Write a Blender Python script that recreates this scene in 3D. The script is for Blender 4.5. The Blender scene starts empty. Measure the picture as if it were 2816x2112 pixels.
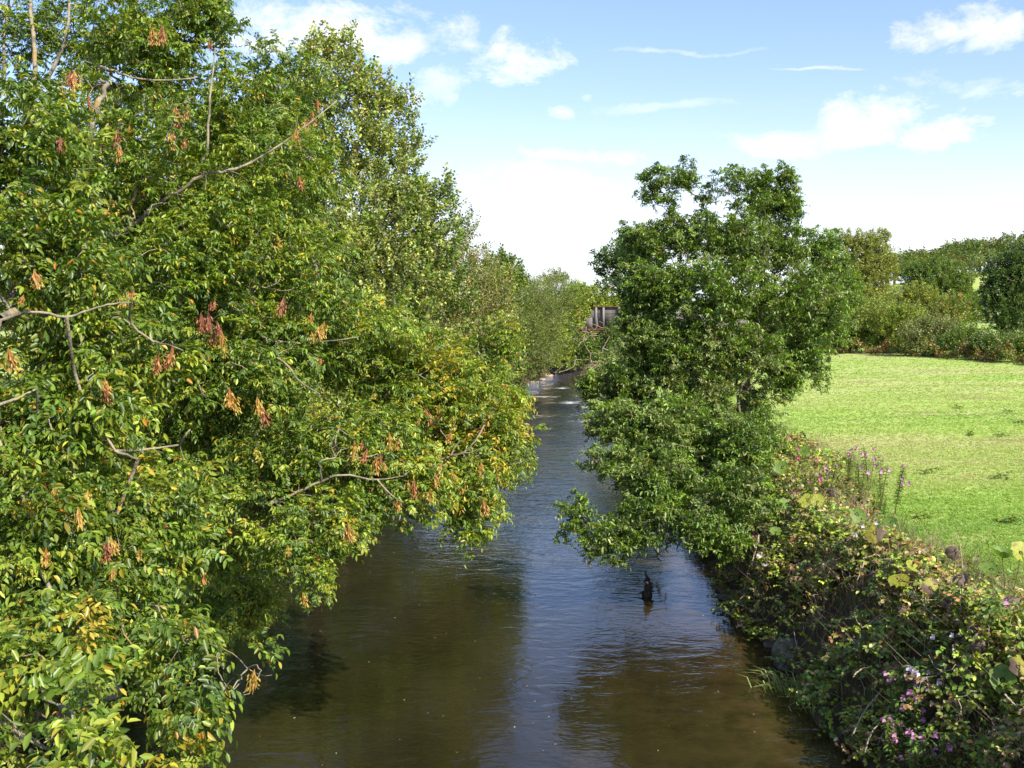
import bpy, math, random
import numpy as np
from mathutils import Vector
R = np.random.default_rng(7)
random.seed(7)
scene = bpy.context.scene
COL = scene.collection

# ------------------------------------------------------------------ camera
CAMZ = 6.5
PITCH = math.atan(74/1000)
cam_d = bpy.data.cameras.new('camera')
cam = bpy.data.objects.new('camera', cam_d); COL.objects.link(cam)
cam.location = (0, 0, CAMZ); cam.rotation_euler = (math.pi/2-PITCH, 0, 0)
cam_d.sensor_width = 36; cam_d.lens = 36*1000/1024; cam_d.clip_end = 6000; cam_d.clip_start = .1
scene.camera = cam
CP, SP = math.cos(PITCH), math.sin(PITCH)
K = 2.16
def ray(dx, dy):
    u = (dx/K-512)/1000; v = (dy/K-384)/1000
    return np.array([u, CP-v*SP, -SP-v*CP])
def P(dx, dy, Y):
    d = ray(dx, dy); return np.array([0, 0, CAMZ]) + d*(Y/d[1])
def G(dx, dy, z=0.0):
    d = ray(dx, dy); t = (z-CAMZ)/d[2]; return np.array([0, 0, CAMZ]) + d*t

# ------------------------------------------------------------------ tags
def tag(o, label=None, cat=None, group=None, kind=None):
    if label: o['label'] = label
    if cat: o['category'] = cat
    if group: o['group'] = group
    if kind: o['kind'] = kind
    return o
def empty(name, loc):
    o = bpy.data.objects.new(name, None); COL.objects.link(o); o.location = [float(c) for c in loc]
    o.empty_display_size = .3
    return o

# ------------------------------------------------------------------ mesh helpers
def mesh_np(name, V, Q, mat=None, parent=None, col=None, smooth=False, loc=None, attr=None):
    """Q: (n,4) or (n,3) int array"""
    me = bpy.data.meshes.new(name)
    V = np.asarray(V, np.float32); Q = np.asarray(Q, np.int32)
    if loc is not None: V = V-np.asarray(loc, np.float32)
    k = Q.shape[1]
    me.vertices.add(len(V)); me.vertices.foreach_set('co', V.ravel())
    me.loops.add(Q.size); me.loops.foreach_set('vertex_index', Q.ravel())
    me.polygons.add(len(Q)); me.polygons.foreach_set('loop_start', np.arange(0, Q.size, k, dtype=np.int32))
    if smooth: me.polygons.foreach_set('use_smooth', np.ones(len(Q), bool))
    me.update(calc_edges=True)
    if col is not None:
        a = me.attributes.new('col', 'FLOAT_COLOR', 'POINT')
        c = np.ones((len(V), 4), np.float32); c[:, :3] = col
        a.data.foreach_set('color', c.ravel())
    if attr:
        for n, val in attr.items():
            a = me.attributes.new(n, 'FLOAT', 'POINT'); a.data.foreach_set('value', np.asarray(val, np.float32))
    if mat: me.materials.append(mat)
    o = bpy.data.objects.new(name, me); COL.objects.link(o)
    if parent: o.parent = parent
    elif loc is not None: o.location = [float(c) for c in loc]
    return o

_W = R.normal(size=(6, 3)); _PH = R.uniform(0, 6.28, 6)
def vnoise(p, f):
    s = 0
    for i in range(6):
        s = s+np.sin(p@(_W[i]*f)+_PH[i]+1.3*np.sin(p@(_W[(i+2) % 6]*f*.7)))
    return s/4.0

# tubes: list of segments (p, q, rp, rq)
def tubes(segs, n=5):
    a = np.array([s[0] for s in segs]); b = np.array([s[1] for s in segs])
    ra = np.array([s[2] for s in segs]); rb = np.array([s[3] for s in segs])
    return tubes_np(a, b, ra, rb, n)
def tubes_np(a, b, ra, rb, n=5):
    d = b-a; L = np.linalg.norm(d, axis=1)+1e-9; d = d/L[:, None]
    ref = np.where(np.abs(d[:, 2:3]) > .9, np.array([[1., 0, 0]]), np.array([[0, 0, 1.]]))
    u = np.cross(d, ref); u /= np.linalg.norm(u, axis=1)[:, None]; w = np.cross(d, u)
    th = np.arange(n)/n*2*math.pi
    c = np.cos(th)[None, :, None]; s = np.sin(th)[None, :, None]
    ring = u[:, None, :]*c+w[:, None, :]*s
    b2 = b+d*(rb*.4)[:, None]
    V = np.concatenate([a[:, None]+ring*ra[:, None, None], b2[:, None]+ring*rb[:, None, None]], 1).reshape(-1, 3)
    base = (np.arange(len(a))*2*n)[:, None, None]
    i = np.arange(n); j = (i+1) % n
    q = np.stack([i, j, j+n, i+n], 1)[None]
    return V, (base+q).reshape(-1, 4)
def smooth_line(pts, rad, sub=4, jit=0.0):
    """Catmull-Rom through pts -> continuous tube mesh data"""
    pts = [np.asarray(p, float) for p in pts]
    ext = [2*pts[0]-pts[1]]+pts+[2*pts[-1]-pts[-2]]
    out = []; rr = []
    for i in range(1, len(ext)-2):
        for t in range(sub):
            t /= sub
            p0, p1, p2, p3 = ext[i-1:i+3]
            out.append(.5*((2*p1)+(-p0+p2)*t+(2*p0-5*p1+4*p2-p3)*t*t+(-p0+3*p1-3*p2+p3)*t**3))
            rr.append(rad[i-1]*(1-t)+rad[i]*t)
    out.append(pts[-1]); rr.append(rad[-1])
    out = np.array(out); rr = np.array(rr)
    if jit: out[1:-1] += R.normal(scale=1, size=out[1:-1].shape)*jit*rr[1:-1, None]
    return out, rr
def tube_cont(out, rr, n=8, cap=True):
    d = np.gradient(out, axis=0); d /= np.linalg.norm(d, axis=1)[:, None]+1e-9
    u = np.cross(d[0], [0.13, 0.2, 1.]); u /= np.linalg.norm(u)
    rings = []
    for i in range(len(out)):
        u = u-d[i]*(u@d[i]); u /= np.linalg.norm(u); w = np.cross(d[i], u)
        th = np.arange(n)/n*2*math.pi
        rings.append(out[i]+rr[i]*(np.cos(th)[:, None]*u+np.sin(th)[:, None]*w)*(1+R.normal(scale=.06, size=(n, 1))))
    V = np.concatenate(rings); m = len(out)
    i = np.arange(n); j = (i+1) % n
    q = np.stack([i, j, j+n, i+n], 1)
    Q = (np.arange(m-1)*n)[:, None, None]+q[None]
    Q = Q.reshape(-1, 4)
    if cap:
        V = np.concatenate([V, [out[-1]+d[-1]*rr[-1]*.5]]); e = len(V)-1
        Q = np.concatenate([Q, np.stack([(m-1)*n+i, (m-1)*n+j, np.full(n, e), np.full(n, e)], 1)])
        # avoid degenerate quads: use pairs
        Q = Q[:-n]
        ii = np.arange(0, n, 2)
        Q = np.concatenate([Q, np.stack([(m-1)*n+ii, (m-1)*n+(ii+1) % n, (m-1)*n+(ii+2) % n, np.full(len(ii), e)], 1)])
    return V, Q
def join(parts):
    Vs, Qs, o = [], [], 0
    for V, Q in parts:
        Vs.append(V); Qs.append(np.asarray(Q)+o); o += len(V)
    return np.concatenate(Vs), np.concatenate(Qs)

# ------------------------------------------------------------------ materials
def newmat(name):
    m = bpy.data.materials.new(name); m.use_nodes = True
    nt = m.node_tree; nt.nodes.clear()
    return m, nt, nt.nodes, nt.links
def leaf_mat(name, rough=.42, tr=.33, spec=.5, tcol=(1.25, 1.35, .45)):
    m, nt, N, L = newmat(name)
    out = N.new('ShaderNodeOutputMaterial'); at = N.new('ShaderNodeAttribute'); at.attribute_name = 'col'
    p = N.new('ShaderNodeBsdfPrincipled'); p.inputs['Roughness'].default_value = rough
    p.inputs['Specular IOR Level'].default_value = spec
    L.new(at.outputs['Color'], p.inputs['Base Color'])
    t = N.new('ShaderNodeBsdfTranslucent'); mx = N.new('ShaderNodeMix'); mx.data_type = 'RGBA'; mx.blend_type = 'MULTIPLY'
    mx.inputs['Factor'].default_value = 1
    L.new(at.outputs['Color'], mx.inputs['A']); mx.inputs['B'].default_value = (*tcol, 1)
    L.new(mx.outputs['Result'], t.inputs['Color'])
    s = N.new('ShaderNodeMixShader'); s.inputs['Fac'].default_value = tr
    L.new(p.outputs[0], s.inputs[1]); L.new(t.outputs[0], s.inputs[2]); L.new(s.outputs[0], out.inputs[0])
    return m
def noise_mat(name, cols, scale=4, rough=.9, bump=.4, bscale=30, dist=.5, stretch=(1, 1, 1)):
    m, nt, N, L = newmat(name)
    out = N.new('ShaderNodeOutputMaterial'); p = N.new('ShaderNodeBsdfPrincipled'); p.inputs['Roughness'].default_value = rough
    p.inputs['Specular IOR Level'].default_value = .25
    tc = N.new('ShaderNodeTexCoord'); mp = N.new('ShaderNodeMapping'); mp.inputs['Scale'].default_value = stretch
    L.new(tc.outputs['Object'], mp.inputs[0])
    n = N.new('ShaderNodeTexNoise'); n.inputs['Scale'].default_value = scale; n.inputs['Detail'].default_value = 8
    n.inputs['Distortion'].default_value = dist
    cr = N.new('ShaderNodeValToRGB'); e = cr.color_ramp.elements
    L.new(mp.outputs[0], n.inputs[0]); L.new(n.outputs[0], cr.inputs[0])
    k = len(cols)
    for i, c in enumerate(cols):
        pos = .3+.4*i/(k-1)
        if i < 2: e[i].position = pos; e[i].color = (*c, 1)
        else:
            x = e.new(pos); x.color = (*c, 1)
    L.new(cr.outputs[0], p.inputs['Base Color'])
    b = N.new('ShaderNodeTexNoise'); b.inputs['Scale'].default_value = bscale; b.inputs['Detail'].default_value = 6
    L.new(mp.outputs[0], b.inputs[0])
    bp = N.new('ShaderNodeBump'); bp.inputs['Strength'].default_value = bump; bp.inputs['Distance'].default_value = .05
    L.new(b.outputs[0], bp.inputs['Height']); L.new(bp.outputs[0], p.inputs['Normal'])
    L.new(p.outputs[0], out.inputs[0])
    return m
M = {}
M['ash'] = leaf_mat('ash_leaf', .4, .42)
M['alder'] = leaf_mat('alder_leaf', .5, .3)
M['leaf'] = leaf_mat('bush_leaf', .5, .3)
M['dark'] = leaf_mat('dark_leaf', .4, .34, tcol=(1.1, 1.25, .5))
M['bramble'] = leaf_mat('bramble_leaf', .5, .3)
M['grass'] = leaf_mat('grass_blade', .6, .35)
M['petal'] = leaf_mat('petal', .6, .4, tcol=(1, 1, 1))
M['keys'] = leaf_mat('seed_key', .6, .3, tcol=(1.2, 1, .8))
M['bigleaf'] = leaf_mat('butterbur_leaf', .6, .35)
M['bark'] = noise_mat('ash_bark', [(.07, .06, .04), (.15, .13, .085), (.27, .23, .16), (.26, .17, .05)], 5, bscale=40)
M['darkbark'] = noise_mat('dark_bark', [(.04, .03, .02), (.09, .07, .045), (.15, .12, .08)], 5)
M['wetwood'] = noise_mat('wet_wood', [(.02, .016, .012), (.05, .04, .03), (.12, .095, .07)], 7)
M['twig'] = noise_mat('dead_twig', [(.22, .17, .11), (.34, .28, .2), (.25, .15, .08)], 5)
M['stone'] = noise_mat('stone', [(.05, .05, .03), (.13, .11, .085), (.26, .23, .185)], 3, bump=.8, bscale=12)
M['palestone'] = noise_mat('pale_stone', [(.3, .22, .15), (.5, .4, .3)], 3, bump=.8, bscale=12)
M['steel'] = noise_mat('painted_steel', [(.11, .10, .085), (.18, .16, .14), (.25, .225, .19)], 1.2, .8, .3, 10, .6, (1, 1, .35))
M['rust'] = noise_mat('rusty_steel', [(.16, .07, .035), (.3, .13, .06)], 4)
M['masonry'] = noise_mat('masonry', [(.16, .13, .11), (.26, .22, .18)], 2)

# ------------------------------------------------------------------ river plan
yL = np.array([-40, 0, 15, 30, 50, 65, 75, 87, 96, 102, 107, 112, 118, 130, 160, 220])
xL = np.array([-8.2, -7.6, -7.2, -6.6, -4.6, -2.4, -.9, 1.4, 3.0, 4.5, 7.2, 9.6, 11.5, 15, 24, 50])
yR = np.array([-40, 0, 14, 17, 20, 23, 26, 35, 50, 75, 90, 100, 107, 112, 118, 130, 160, 220])
xR = np.array([4.6, 4.7, 4.95, 4.9, 4.75, 4.85, 5.15, 5.4, 6.0, 7.2, 8.8, 10.8, 13.6, 16, 18, 21.5, 31, 58])
def Lx(y): return np.interp(y, yL, xL)+.25*np.sin(y*.9)+.15*np.sin(y*2.1)
def Rx(y): return np.interp(y, yR, xR)+.16*np.sin(y*1.1+1)+.1*np.sin(y*2.7)
def sst(a, b, x):
    t = np.clip((x-a)/(b-a), 0, 1); return t*t*(3-2*t)
def ground_z(x, y):
    x = np.asarray(x, float); y = np.asarray(y, float)
    dR = x-Rx(y); dL = Lx(y)-x
    p = np.stack([x, y, 0*x], -1)
    nz = vnoise(p, .6)*.06+vnoise(p, 1.8)*.03
    far = sst(95, 115, y)
    zr = -.6+sst(-1.2, 0, dR)*.55+sst(0, 1.9, dR)*(1.75)+sst(1.5, 6, dR)*.3+.012*np.clip(dR-6, 0, 60)
    zl = -.6+sst(-1.2, 0, dL)*.55+sst(0, 2.2, dL)*1.4+sst(2, 9, dL)*1.0
    z = np.where(dR > dL, zr, zl)
    hill = 21*np.exp(-(((x-205)/75)**2+((y-360)/85)**2))+8*np.exp(-(((x-120)/60)**2+((y-300)/60)**2))
    return z+nz*sst(-1, .5, np.maximum(dR, dL))+hill*sst(110, 220, y)

xs = np.concatenate([-np.geomspace(900, 13, 40), np.arange(-12.7, 34, .26), np.geomspace(34.3, 900, 60)])
ys = np.concatenate([np.arange(-30, 6, 2), np.arange(6, 60, .35), np.arange(60, 135, .7), np.geomspace(136, 1600, 70)])
X, Y = np.meshgrid(xs, ys); Z = ground_z(X, Y)
V = np.stack([X.ravel(), Y.ravel(), Z.ravel()], 1)
nx, ny = len(xs), len(ys)
i = np.arange(nx-1)[None]+np.arange(ny-1)[:, None]*nx; i = i.ravel()
Q = np.stack([i, i+1, i+1+nx, i+nx], 1)
# vegetated border width on the right bank
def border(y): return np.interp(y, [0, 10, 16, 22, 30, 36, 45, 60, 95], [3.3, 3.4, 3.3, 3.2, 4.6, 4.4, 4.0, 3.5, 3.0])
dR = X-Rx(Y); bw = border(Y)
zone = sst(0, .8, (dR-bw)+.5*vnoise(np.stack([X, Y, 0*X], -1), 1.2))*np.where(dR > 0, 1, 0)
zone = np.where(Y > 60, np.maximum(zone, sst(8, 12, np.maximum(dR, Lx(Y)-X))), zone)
def ground_mat():
    m, nt, N, L = newmat('field_and_bank_soil')
    out = N.new('ShaderNodeOutputMaterial'); p = N.new('ShaderNodeBsdfPrincipled'); p.inputs['Roughness'].default_value = .95
    p.inputs['Specular IOR Level'].default_value = .1
    tc = N.new('ShaderNodeTexCoord')
    def noise(sc, det=8, st=(1, 1, 1)):
        mp = N.new('ShaderNodeMapping'); mp.inputs['Scale'].default_value = st; L.new(tc.outputs['Object'], mp.inputs[0])
        n = N.new('ShaderNodeTexNoise'); n.inputs['Scale'].default_value = sc; n.inputs['Detail'].default_value = det
        L.new(mp.outputs[0], n.inputs[0]); return n.outputs[0]
    def ramp(s, stops):
        c = N.new('ShaderNodeValToRGB'); e = c.color_ramp.elements
        for i, (pos, col) in enumerate(stops):
            if i > 1: e.new(pos)
            e[i].position = pos; e[i].color = (*col, 1)
        L.new(s, c.inputs[0]); return c.outputs[0]
    def mix(f, a, b):
        x = N.new('ShaderNodeMix'); x.data_type = 'RGBA'; L.new(f, x.inputs['Factor']); L.new(a, x.inputs['A']); L.new(b, x.inputs['B']); return x.outputs['Result']
    green = ramp(noise(2.2, 12), [(.3, (.20, .30, .05)), (.5, (.27, .38, .07)), (.7, (.33, .41, .11))])
    tan = ramp(noise(6, 10), [(.3, (.31, .37, .10)), (.7, (.40, .38, .17))])
    fm = ramp(noise(.13, 7, (.6, 1.6, 1)), [(.45, (0, 0, 0)), (.58, (1, 1, 1))])
    f = mix(fm, green, tan)
    fine = ramp(noise(7, 14), [(.44, (0, 0, 0)), (.66, (.55, .55, .55))])
    f = mix(fine, f, tan)
    dirt = ramp(noise(.55, 6, (.35, 1.2, 1)), [(.62, (0, 0, 0)), (.70, (.8, .8, .8))])
    soil = ramp(noise(5, 8), [(.3, (.16, .09, .05)), (.7, (.33, .22, .13))])
    f = mix(dirt, f, soil)
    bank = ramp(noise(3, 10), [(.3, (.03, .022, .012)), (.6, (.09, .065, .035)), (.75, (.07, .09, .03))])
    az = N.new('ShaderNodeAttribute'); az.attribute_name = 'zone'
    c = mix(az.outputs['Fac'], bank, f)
    L.new(c, p.inputs['Base Color'])
    bp = N.new('ShaderNodeBump'); bp.inputs['Strength'].default_value = .4; bp.inputs['Distance'].default_value = .05
    L.new(noise(12, 12), bp.inputs['Height']); L.new(bp.outputs[0], p.inputs['Normal'])
    L.new(p.outputs[0], out.inputs[0]); return m
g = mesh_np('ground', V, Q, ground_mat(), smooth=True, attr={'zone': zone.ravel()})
tag(g, kind='structure')

# ------------------------------------------------------------------ water
def water_mat():
    m, nt, N, L = newmat('river_water')
    out = N.new('ShaderNodeOutputMaterial')
    tc = N.new('ShaderNodeTexCoord')
    def noise(sc, det=4, st=(1, 1, 1), dist=0):
        mp = N.new('ShaderNodeMapping'); mp.inputs['Scale'].default_value = st; L.new(tc.outputs['Object'], mp.inputs[0])
        n = N.new('ShaderNodeTexNoise'); n.inputs['Scale'].default_value = sc; n.inputs['Detail'].default_value = det
        n.inputs['Distortion'].default_value = dist
        L.new(mp.outputs[0], n.inputs[0]); return n.outputs[0]
    def math_(op, a, b):
        x = N.new('ShaderNodeMath'); x.operation = op
        for k, s in enumerate((a, b)):
            if isinstance(s, (int, float)): x.inputs[k].default_value = s
            else: L.new(s, x.inputs[k])
        return x.outputs[0]
    # murky peaty body over a stony bed
    cr = N.new('ShaderNodeValToRGB'); e = cr.color_ramp.elements
    e[0].position = .32; e[0].color = (.009, .0075, .0025, 1); e[1].position = .7; e[1].color = (.021, .017, .006, 1)
    L.new(noise(.5, 9, (1, .5, 1), .4), cr.inputs[0])
    sh = N.new('ShaderNodeAttribute'); sh.attribute_name = 'shallow'
    mx = N.new('ShaderNodeMix'); mx.data_type = 'RGBA'
    c2 = N.new('ShaderNodeValToRGB'); e = c2.color_ramp.elements
    e[0].position = .3; e[0].color = (.018, .012, .004, 1); e[1].position = .7; e[1].color = (.058, .038, .014, 1)
    L.new(noise(2.2, 9), c2.inputs[0])
    L.new(sh.outputs['Fac'], mx.inputs['Factor']); L.new(cr.outputs[0], mx.inputs['A']); L.new(c2.outputs[0], mx.inputs['B'])
    # white water
    fo = N.new('ShaderNodeAttribute'); fo.attribute_name = 'foam'
    fn = noise(2.6, 9, (.5, 1.6, 1), .6)
    fm = math_('MULTIPLY', math_('SUBTRACT', math_('ADD', math_('MULTIPLY', fo.outputs['Fac'], .75), math_('MULTIPLY', fn, 2.2)), 1.62), 3)
    fc = N.new('ShaderNodeClamp'); L.new(math_('MULTIPLY', fm, math_('MINIMUM', math_('MULTIPLY', fo.outputs['Fac'], 4.0), 1.0)), fc.inputs[0])
    mf = N.new('ShaderNodeMix'); mf.data_type = 'RGBA'; L.new(fc.outputs[0], mf.inputs['Factor'])
    L.new(mx.outputs['Result'], mf.inputs['A']); mf.inputs['B'].default_value = (.72, .74, .74, 1)
    p = N.new('ShaderNodeBsdfPrincipled'); p.inputs['IOR'].default_value = 1.46
    rg = math_('ADD', math_('MULTIPLY', fc.outputs[0], .5), .035); L.new(rg, p.inputs['Roughness'])
    L.new(mf.outputs['Result'], p.inputs['Base Color'])
    ro = N.new('ShaderNodeAttribute'); ro.attribute_name = 'rough'
    h = math_('ADD', math_('MULTIPLY', noise(1.3, 3, (.8, 1.5, 1), .8), .55),
              math_('ADD', math_('MULTIPLY', noise(5, 3, (.7, 1.6, 1), .6), .17), math_('MULTIPLY', noise(16, 3, (.7, 1.5, 1), .3), .022)))
    h = math_('MULTIPLY', h, ro.outputs['Fac'])
    bp = N.new('ShaderNodeBump'); bp.inputs['Strength'].default_value = 1; bp.inputs['Distance'].default_value = .12
    L.new(h, bp.inputs['Height']); L.new(bp.outputs[0], p.inputs['Normal'])
    L.new(p.outputs[0], out.inputs[0]); return m
wy = np.concatenate([np.arange(-30, 8, 2), np.arange(8, 60, .5), np.arange(60, 150, 1.)])
rows = []
wx = np.linspace(-.06, 1.06, 50)
Xw = np.stack([Lx(y)+(Rx(y)-Lx(y))*wx for y in wy]); Yw = np.repeat(wy[:, None], 50, 1)
Zw = np.zeros_like(Xw)
pw = np.stack([Xw*.8, Yw*1.6, 0*Xw], -1)
Zw += .012*vnoise(pw, 2)*sst(40, 60, Yw)+.012*vnoise(pw, 4)*sst(50, 75, Yw)
V = np.stack([Xw.ravel(), Yw.ravel(), Zw.ravel()], 1)
i = (np.arange(49)[None]+np.arange(len(wy)-1)[:, None]*50).ravel()
Q = np.stack([i, i+1, i+51, i+50], 1)
sh = sst(3.2, .2, Rx(Yw)-Xw)*.9+sst(1.2, .1, Xw-Lx(Yw))*.5
sh = np.maximum(sh, .35*sst(24, 14, Yw)*sst(-2, 3, Xw))
foam = np.zeros_like(Xw)
for dx, dy, rx, ry in ((1165, 857, 1.6, 1.3), (1232, 869, 1.5, 1.2), (1190, 898, 2.6, 1.0), (1215, 838, .9, 1.2), (1290, 880, 1.6, 2), (1170, 925, 2, .8), (1250, 910, 1.5, .8)):
    c = G(dx, dy); amp = 1 if ry >= 1.2 else .72
    foam = np.maximum(foam, amp*np.exp(-((Xw-c[0])/rx)**2-((Yw-c[1])/ry)**2))
rough = .28+.8*sst(18, 42, Yw)+1.6*sst(46, 66, Yw)*sst(95, 82, Yw)
rough *= .75+.35*vnoise(pw, .35)
wat = mesh_np('river_water', V, Q, water_mat(), smooth=True, attr={'shallow': sh.ravel(), 'foam': foam.ravel(), 'rough': np.clip(rough, .1, 3).ravel()})
tag(wat, kind='structure')

# ------------------------------------------------------------------ leaf templates
def leaflet(p, d, up, L, w, fold=.25):
    """6-vert folded pointed leaf -> V(6,3)"""
    d = d/np.linalg.norm(d); s = np.cross(d, up); s /= np.linalg.norm(s)+1e-9; n = np.cross(s, d)
    a = p+d*L*.32; b = p+d*L*.68; h = n*w*fold
    droop = -n*L*.12
    return np.array([p, a-s*w*.5+h, b-s*w*.42+h+droop*.5, p+d*L+droop, b+s*w*.42+h+droop*.5, a+s*w*.5+h])
LQ = np.array([[0, 3, 2, 1], [0, 5, 4, 3]])
def tmpl(leaves):
    V = np.concatenate(leaves); Q = np.concatenate([LQ+6*i for i in range(len(leaves))])
    return V, Q, len(leaves)
def ash_spray(nleaf=6, L=.19, lw=(.056, .021), pairs=5, rng=R, lift=0.):
    lv = []
    for k in range(nleaf):
        az = (k/(nleaf-1)-.5)*3.4+rng.normal(scale=.2); el = rng.uniform(-.2, .75)+lift
        base = np.array([rng.uniform(-.08, .04), 0, 0])
        d = np.array([math.cos(az)*math.cos(el), math.sin(az)*math.cos(el), math.sin(el)])+.3*rng.normal(size=3); d /= np.linalg.norm(d)
        Lr = L*rng.uniform(.8, 1.2); sag = rng.uniform(.35, .9)*(1-lift)
        def rp(t): return base+d*Lr*t+np.array([0, 0, -sag*Lr*t*t*.6])
        for j in range(pairs):
            t = .3+.6*j/pairs; p = rp(t); tg = rp(t+.05)-p; tg /= np.linalg.norm(tg)
            side = np.cross(tg, [0, 0, 1]); side /= np.linalg.norm(side)+1e-9
            for s in (-1, 1):
                dd = tg*rng.uniform(.4, .75)+side*s*.9+np.array([0, 0, -rng.uniform(.1, .6)*(1-1.3*lift)])
                lv.append(leaflet(p, dd, np.array([0, 0, 1.])+.38*rng.normal(size=3), lw[0]*rng.uniform(.8, 1.2), lw[1]*rng.uniform(.8, 1.15)))
        p = rp(.97); tg = rp(1)-rp(.9)
        lv.append(leaflet(p, tg+np.array([0, 0, -.05]), np.array([0, 0, 1.])+.2*rng.normal(size=3), lw[0]*1.15, lw[1]*1.1))
    return tmpl(lv)
def twig_spray(n=14, L=.3, ll=.065, lw=.05, up=.3, rng=R, spread=.9, droop=0.):
    lv = []
    for k in range(n):
        t = (k+.6)/n; p = np.array([L*(t-.3), 0, up*L*t*t])
        az = k*2.4; s = np.array([0, math.cos(az), math.sin(az)])
        d = np.array([.7, 0, .15-droop])+s*spread+.25*rng.normal(size=3)
        q = p+d*.25*ll+rng.normal(size=3)*.03*L
        lv.append(leaflet(q, d, np.array([0, 0, 1.])+.5*rng.normal(size=3), ll*rng.uniform(.75, 1.2), lw*rng.uniform(.8, 1.2), .15))
    return tmpl(lv)
def tri_spray(n=6, L=.3, ll=.05, lw=.036, rng=R):
    lv = []
    for k in range(n):
        t = k/n; az = rng.uniform(-1.4, 1.4)
        p = np.array([L*(t-.4), .06*math.sin(az), rng.uniform(0, .06)])
        for a in (-1.1, 0, 1.1):
            d = np.array([math.cos(az+a), math.sin(az+a), -.25+rng.normal()*.15])
            lv.append(leaflet(p, d, np.array([0, 0, 1.])+.35*rng.normal(size=3), ll*rng.uniform(.8, 1.2), lw, .12))
    return tmpl(lv)
T = {
 'ash': [ash_spray() for _ in range(8)],
 'ashbig': [ash_spray(6, .22, (.066, .028), 4) for _ in range(6)],
 'ashfar': [ash_spray(7, .20, (.078, .031), 3, lift=.45) for _ in range(8)],
 'alder': [twig_spray(14, .32, .075, .062, .5) for _ in range(6)],
 'bush': [twig_spray(16, .35, .06, .04, .3) for _ in range(6)],
 'willow': [twig_spray(18, .5, .1, .026, .3, spread=.5) for _ in range(5)],
 'far': [twig_spray(10, .6, .24, .17, .3) for _ in range(5)],
 'vfar': [twig_spray(9, 1.3, .6, .45, .3) for _ in range(5)],
 'bramble': [tri_spray() for _ in range(6)],
}

def place_sprays(kind, pos, dirs, scale, colfn, roll=.5):
    """instance spray templates as real geometry; colfn(n_sprays, leaf counts, pos)->tone rows"""
    ts = T[kind]; n = len(pos)
    which = R.integers(0, len(ts), n)
    d = dirs+1e-6; d = d/np.linalg.norm(d, axis=1)[:, None]
    up = np.array([0, 0, 1.])+R.normal(size=(n, 3))*roll*.5
    s = np.cross(up, d); s /= np.linalg.norm(s, axis=1)[:, None]+1e-9; w = np.cross(d, s)
    B = np.stack([d, s, w], 1)*scale[:, None, None]
    Vs, Qs, Cs, off = [], [], [], 0
    for k, (tv, tq, nl) in enumerate(ts):
        m = np.where(which == k)[0]
        if not len(m): continue
        v = np.einsum('vi,nij->nvj', tv, B[m])+pos[m][:, None]
        q = tq[None]+(np.arange(len(m))*len(tv))[:, None, None]+off
        c = colfn(pos[m], m, nl)           # (n, nl, 3)
        Vs.append(v.reshape(-1, 3)); Qs.append(q.reshape(-1, 4)); Cs.append(np.repeat(c, 6, axis=1).reshape(-1, 3))
        off += v.shape[0]*v.shape[1]
    return np.concatenate(Vs), np.concatenate(Qs), np.concatenate(Cs)
PAL = {
 'green': (.095, .165, .022), 'deep': (.06, .115, .022), 'lime': (.18, .245, .033), 'yellow': (.30, .27, .035),
 'olive': (.12, .15, .03), 'dark': (.035, .08, .02), 'darkgreen': (.06, .10, .024), 'brown': (.16, .09, .04),
 'orange': (.36, .17, .03), 'deadleaf': (.24, .17, .11), 'grey': (.15, .18, .08), 'greygreen': (.11, .15, .055), 'pale': (.21, .26, .07), 'khaki': (.20, .20, .06),
 'bronze': (.13, .12, .035), 'gold': (.18, .215, .045), 'rustred': (.15, .07, .03),
}
def colfun(tones, weights, jit=.22, leafmix=.25, tonearr=None, gain=1.):
    tn = np.array([PAL[t] for t in tones])*np.array([1.38, 1.2, 1.0])*gain; w = np.array(weights, float); w /= w.sum()
    def f(pos, idx, nl):
        n = len(pos)
        # spray tone with spatial coherence
        q = vnoise(pos, 1.1)*.5+R.normal(size=n)*.5
        r = np.argsort(np.argsort(q))/max(n, 1)
        if tonearr is not None:
            r = np.clip(r*.86+tonearr[idx], 0, .9999)
        k = np.searchsorted(np.cumsum(w), r*.9999); k = np.clip(k, 0, len(w)-1)
        base = tn[k][:, None].repeat(nl, 1)
        sw = R.random((n, nl)) < leafmix
        alt = tn[R.choice(len(w), (n, nl), p=w)]
        base = np.where(sw[..., None], alt, base)
        br = np.exp(R.normal(size=(n, nl, 1))*jit)*np.exp(R.normal(size=(n, 1, 1))*jit*.6)
        hue = 1+R.normal(size=(n, nl, 3))*.05
        return np.clip(base*br*hue, .004, .8)
    return f

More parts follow.
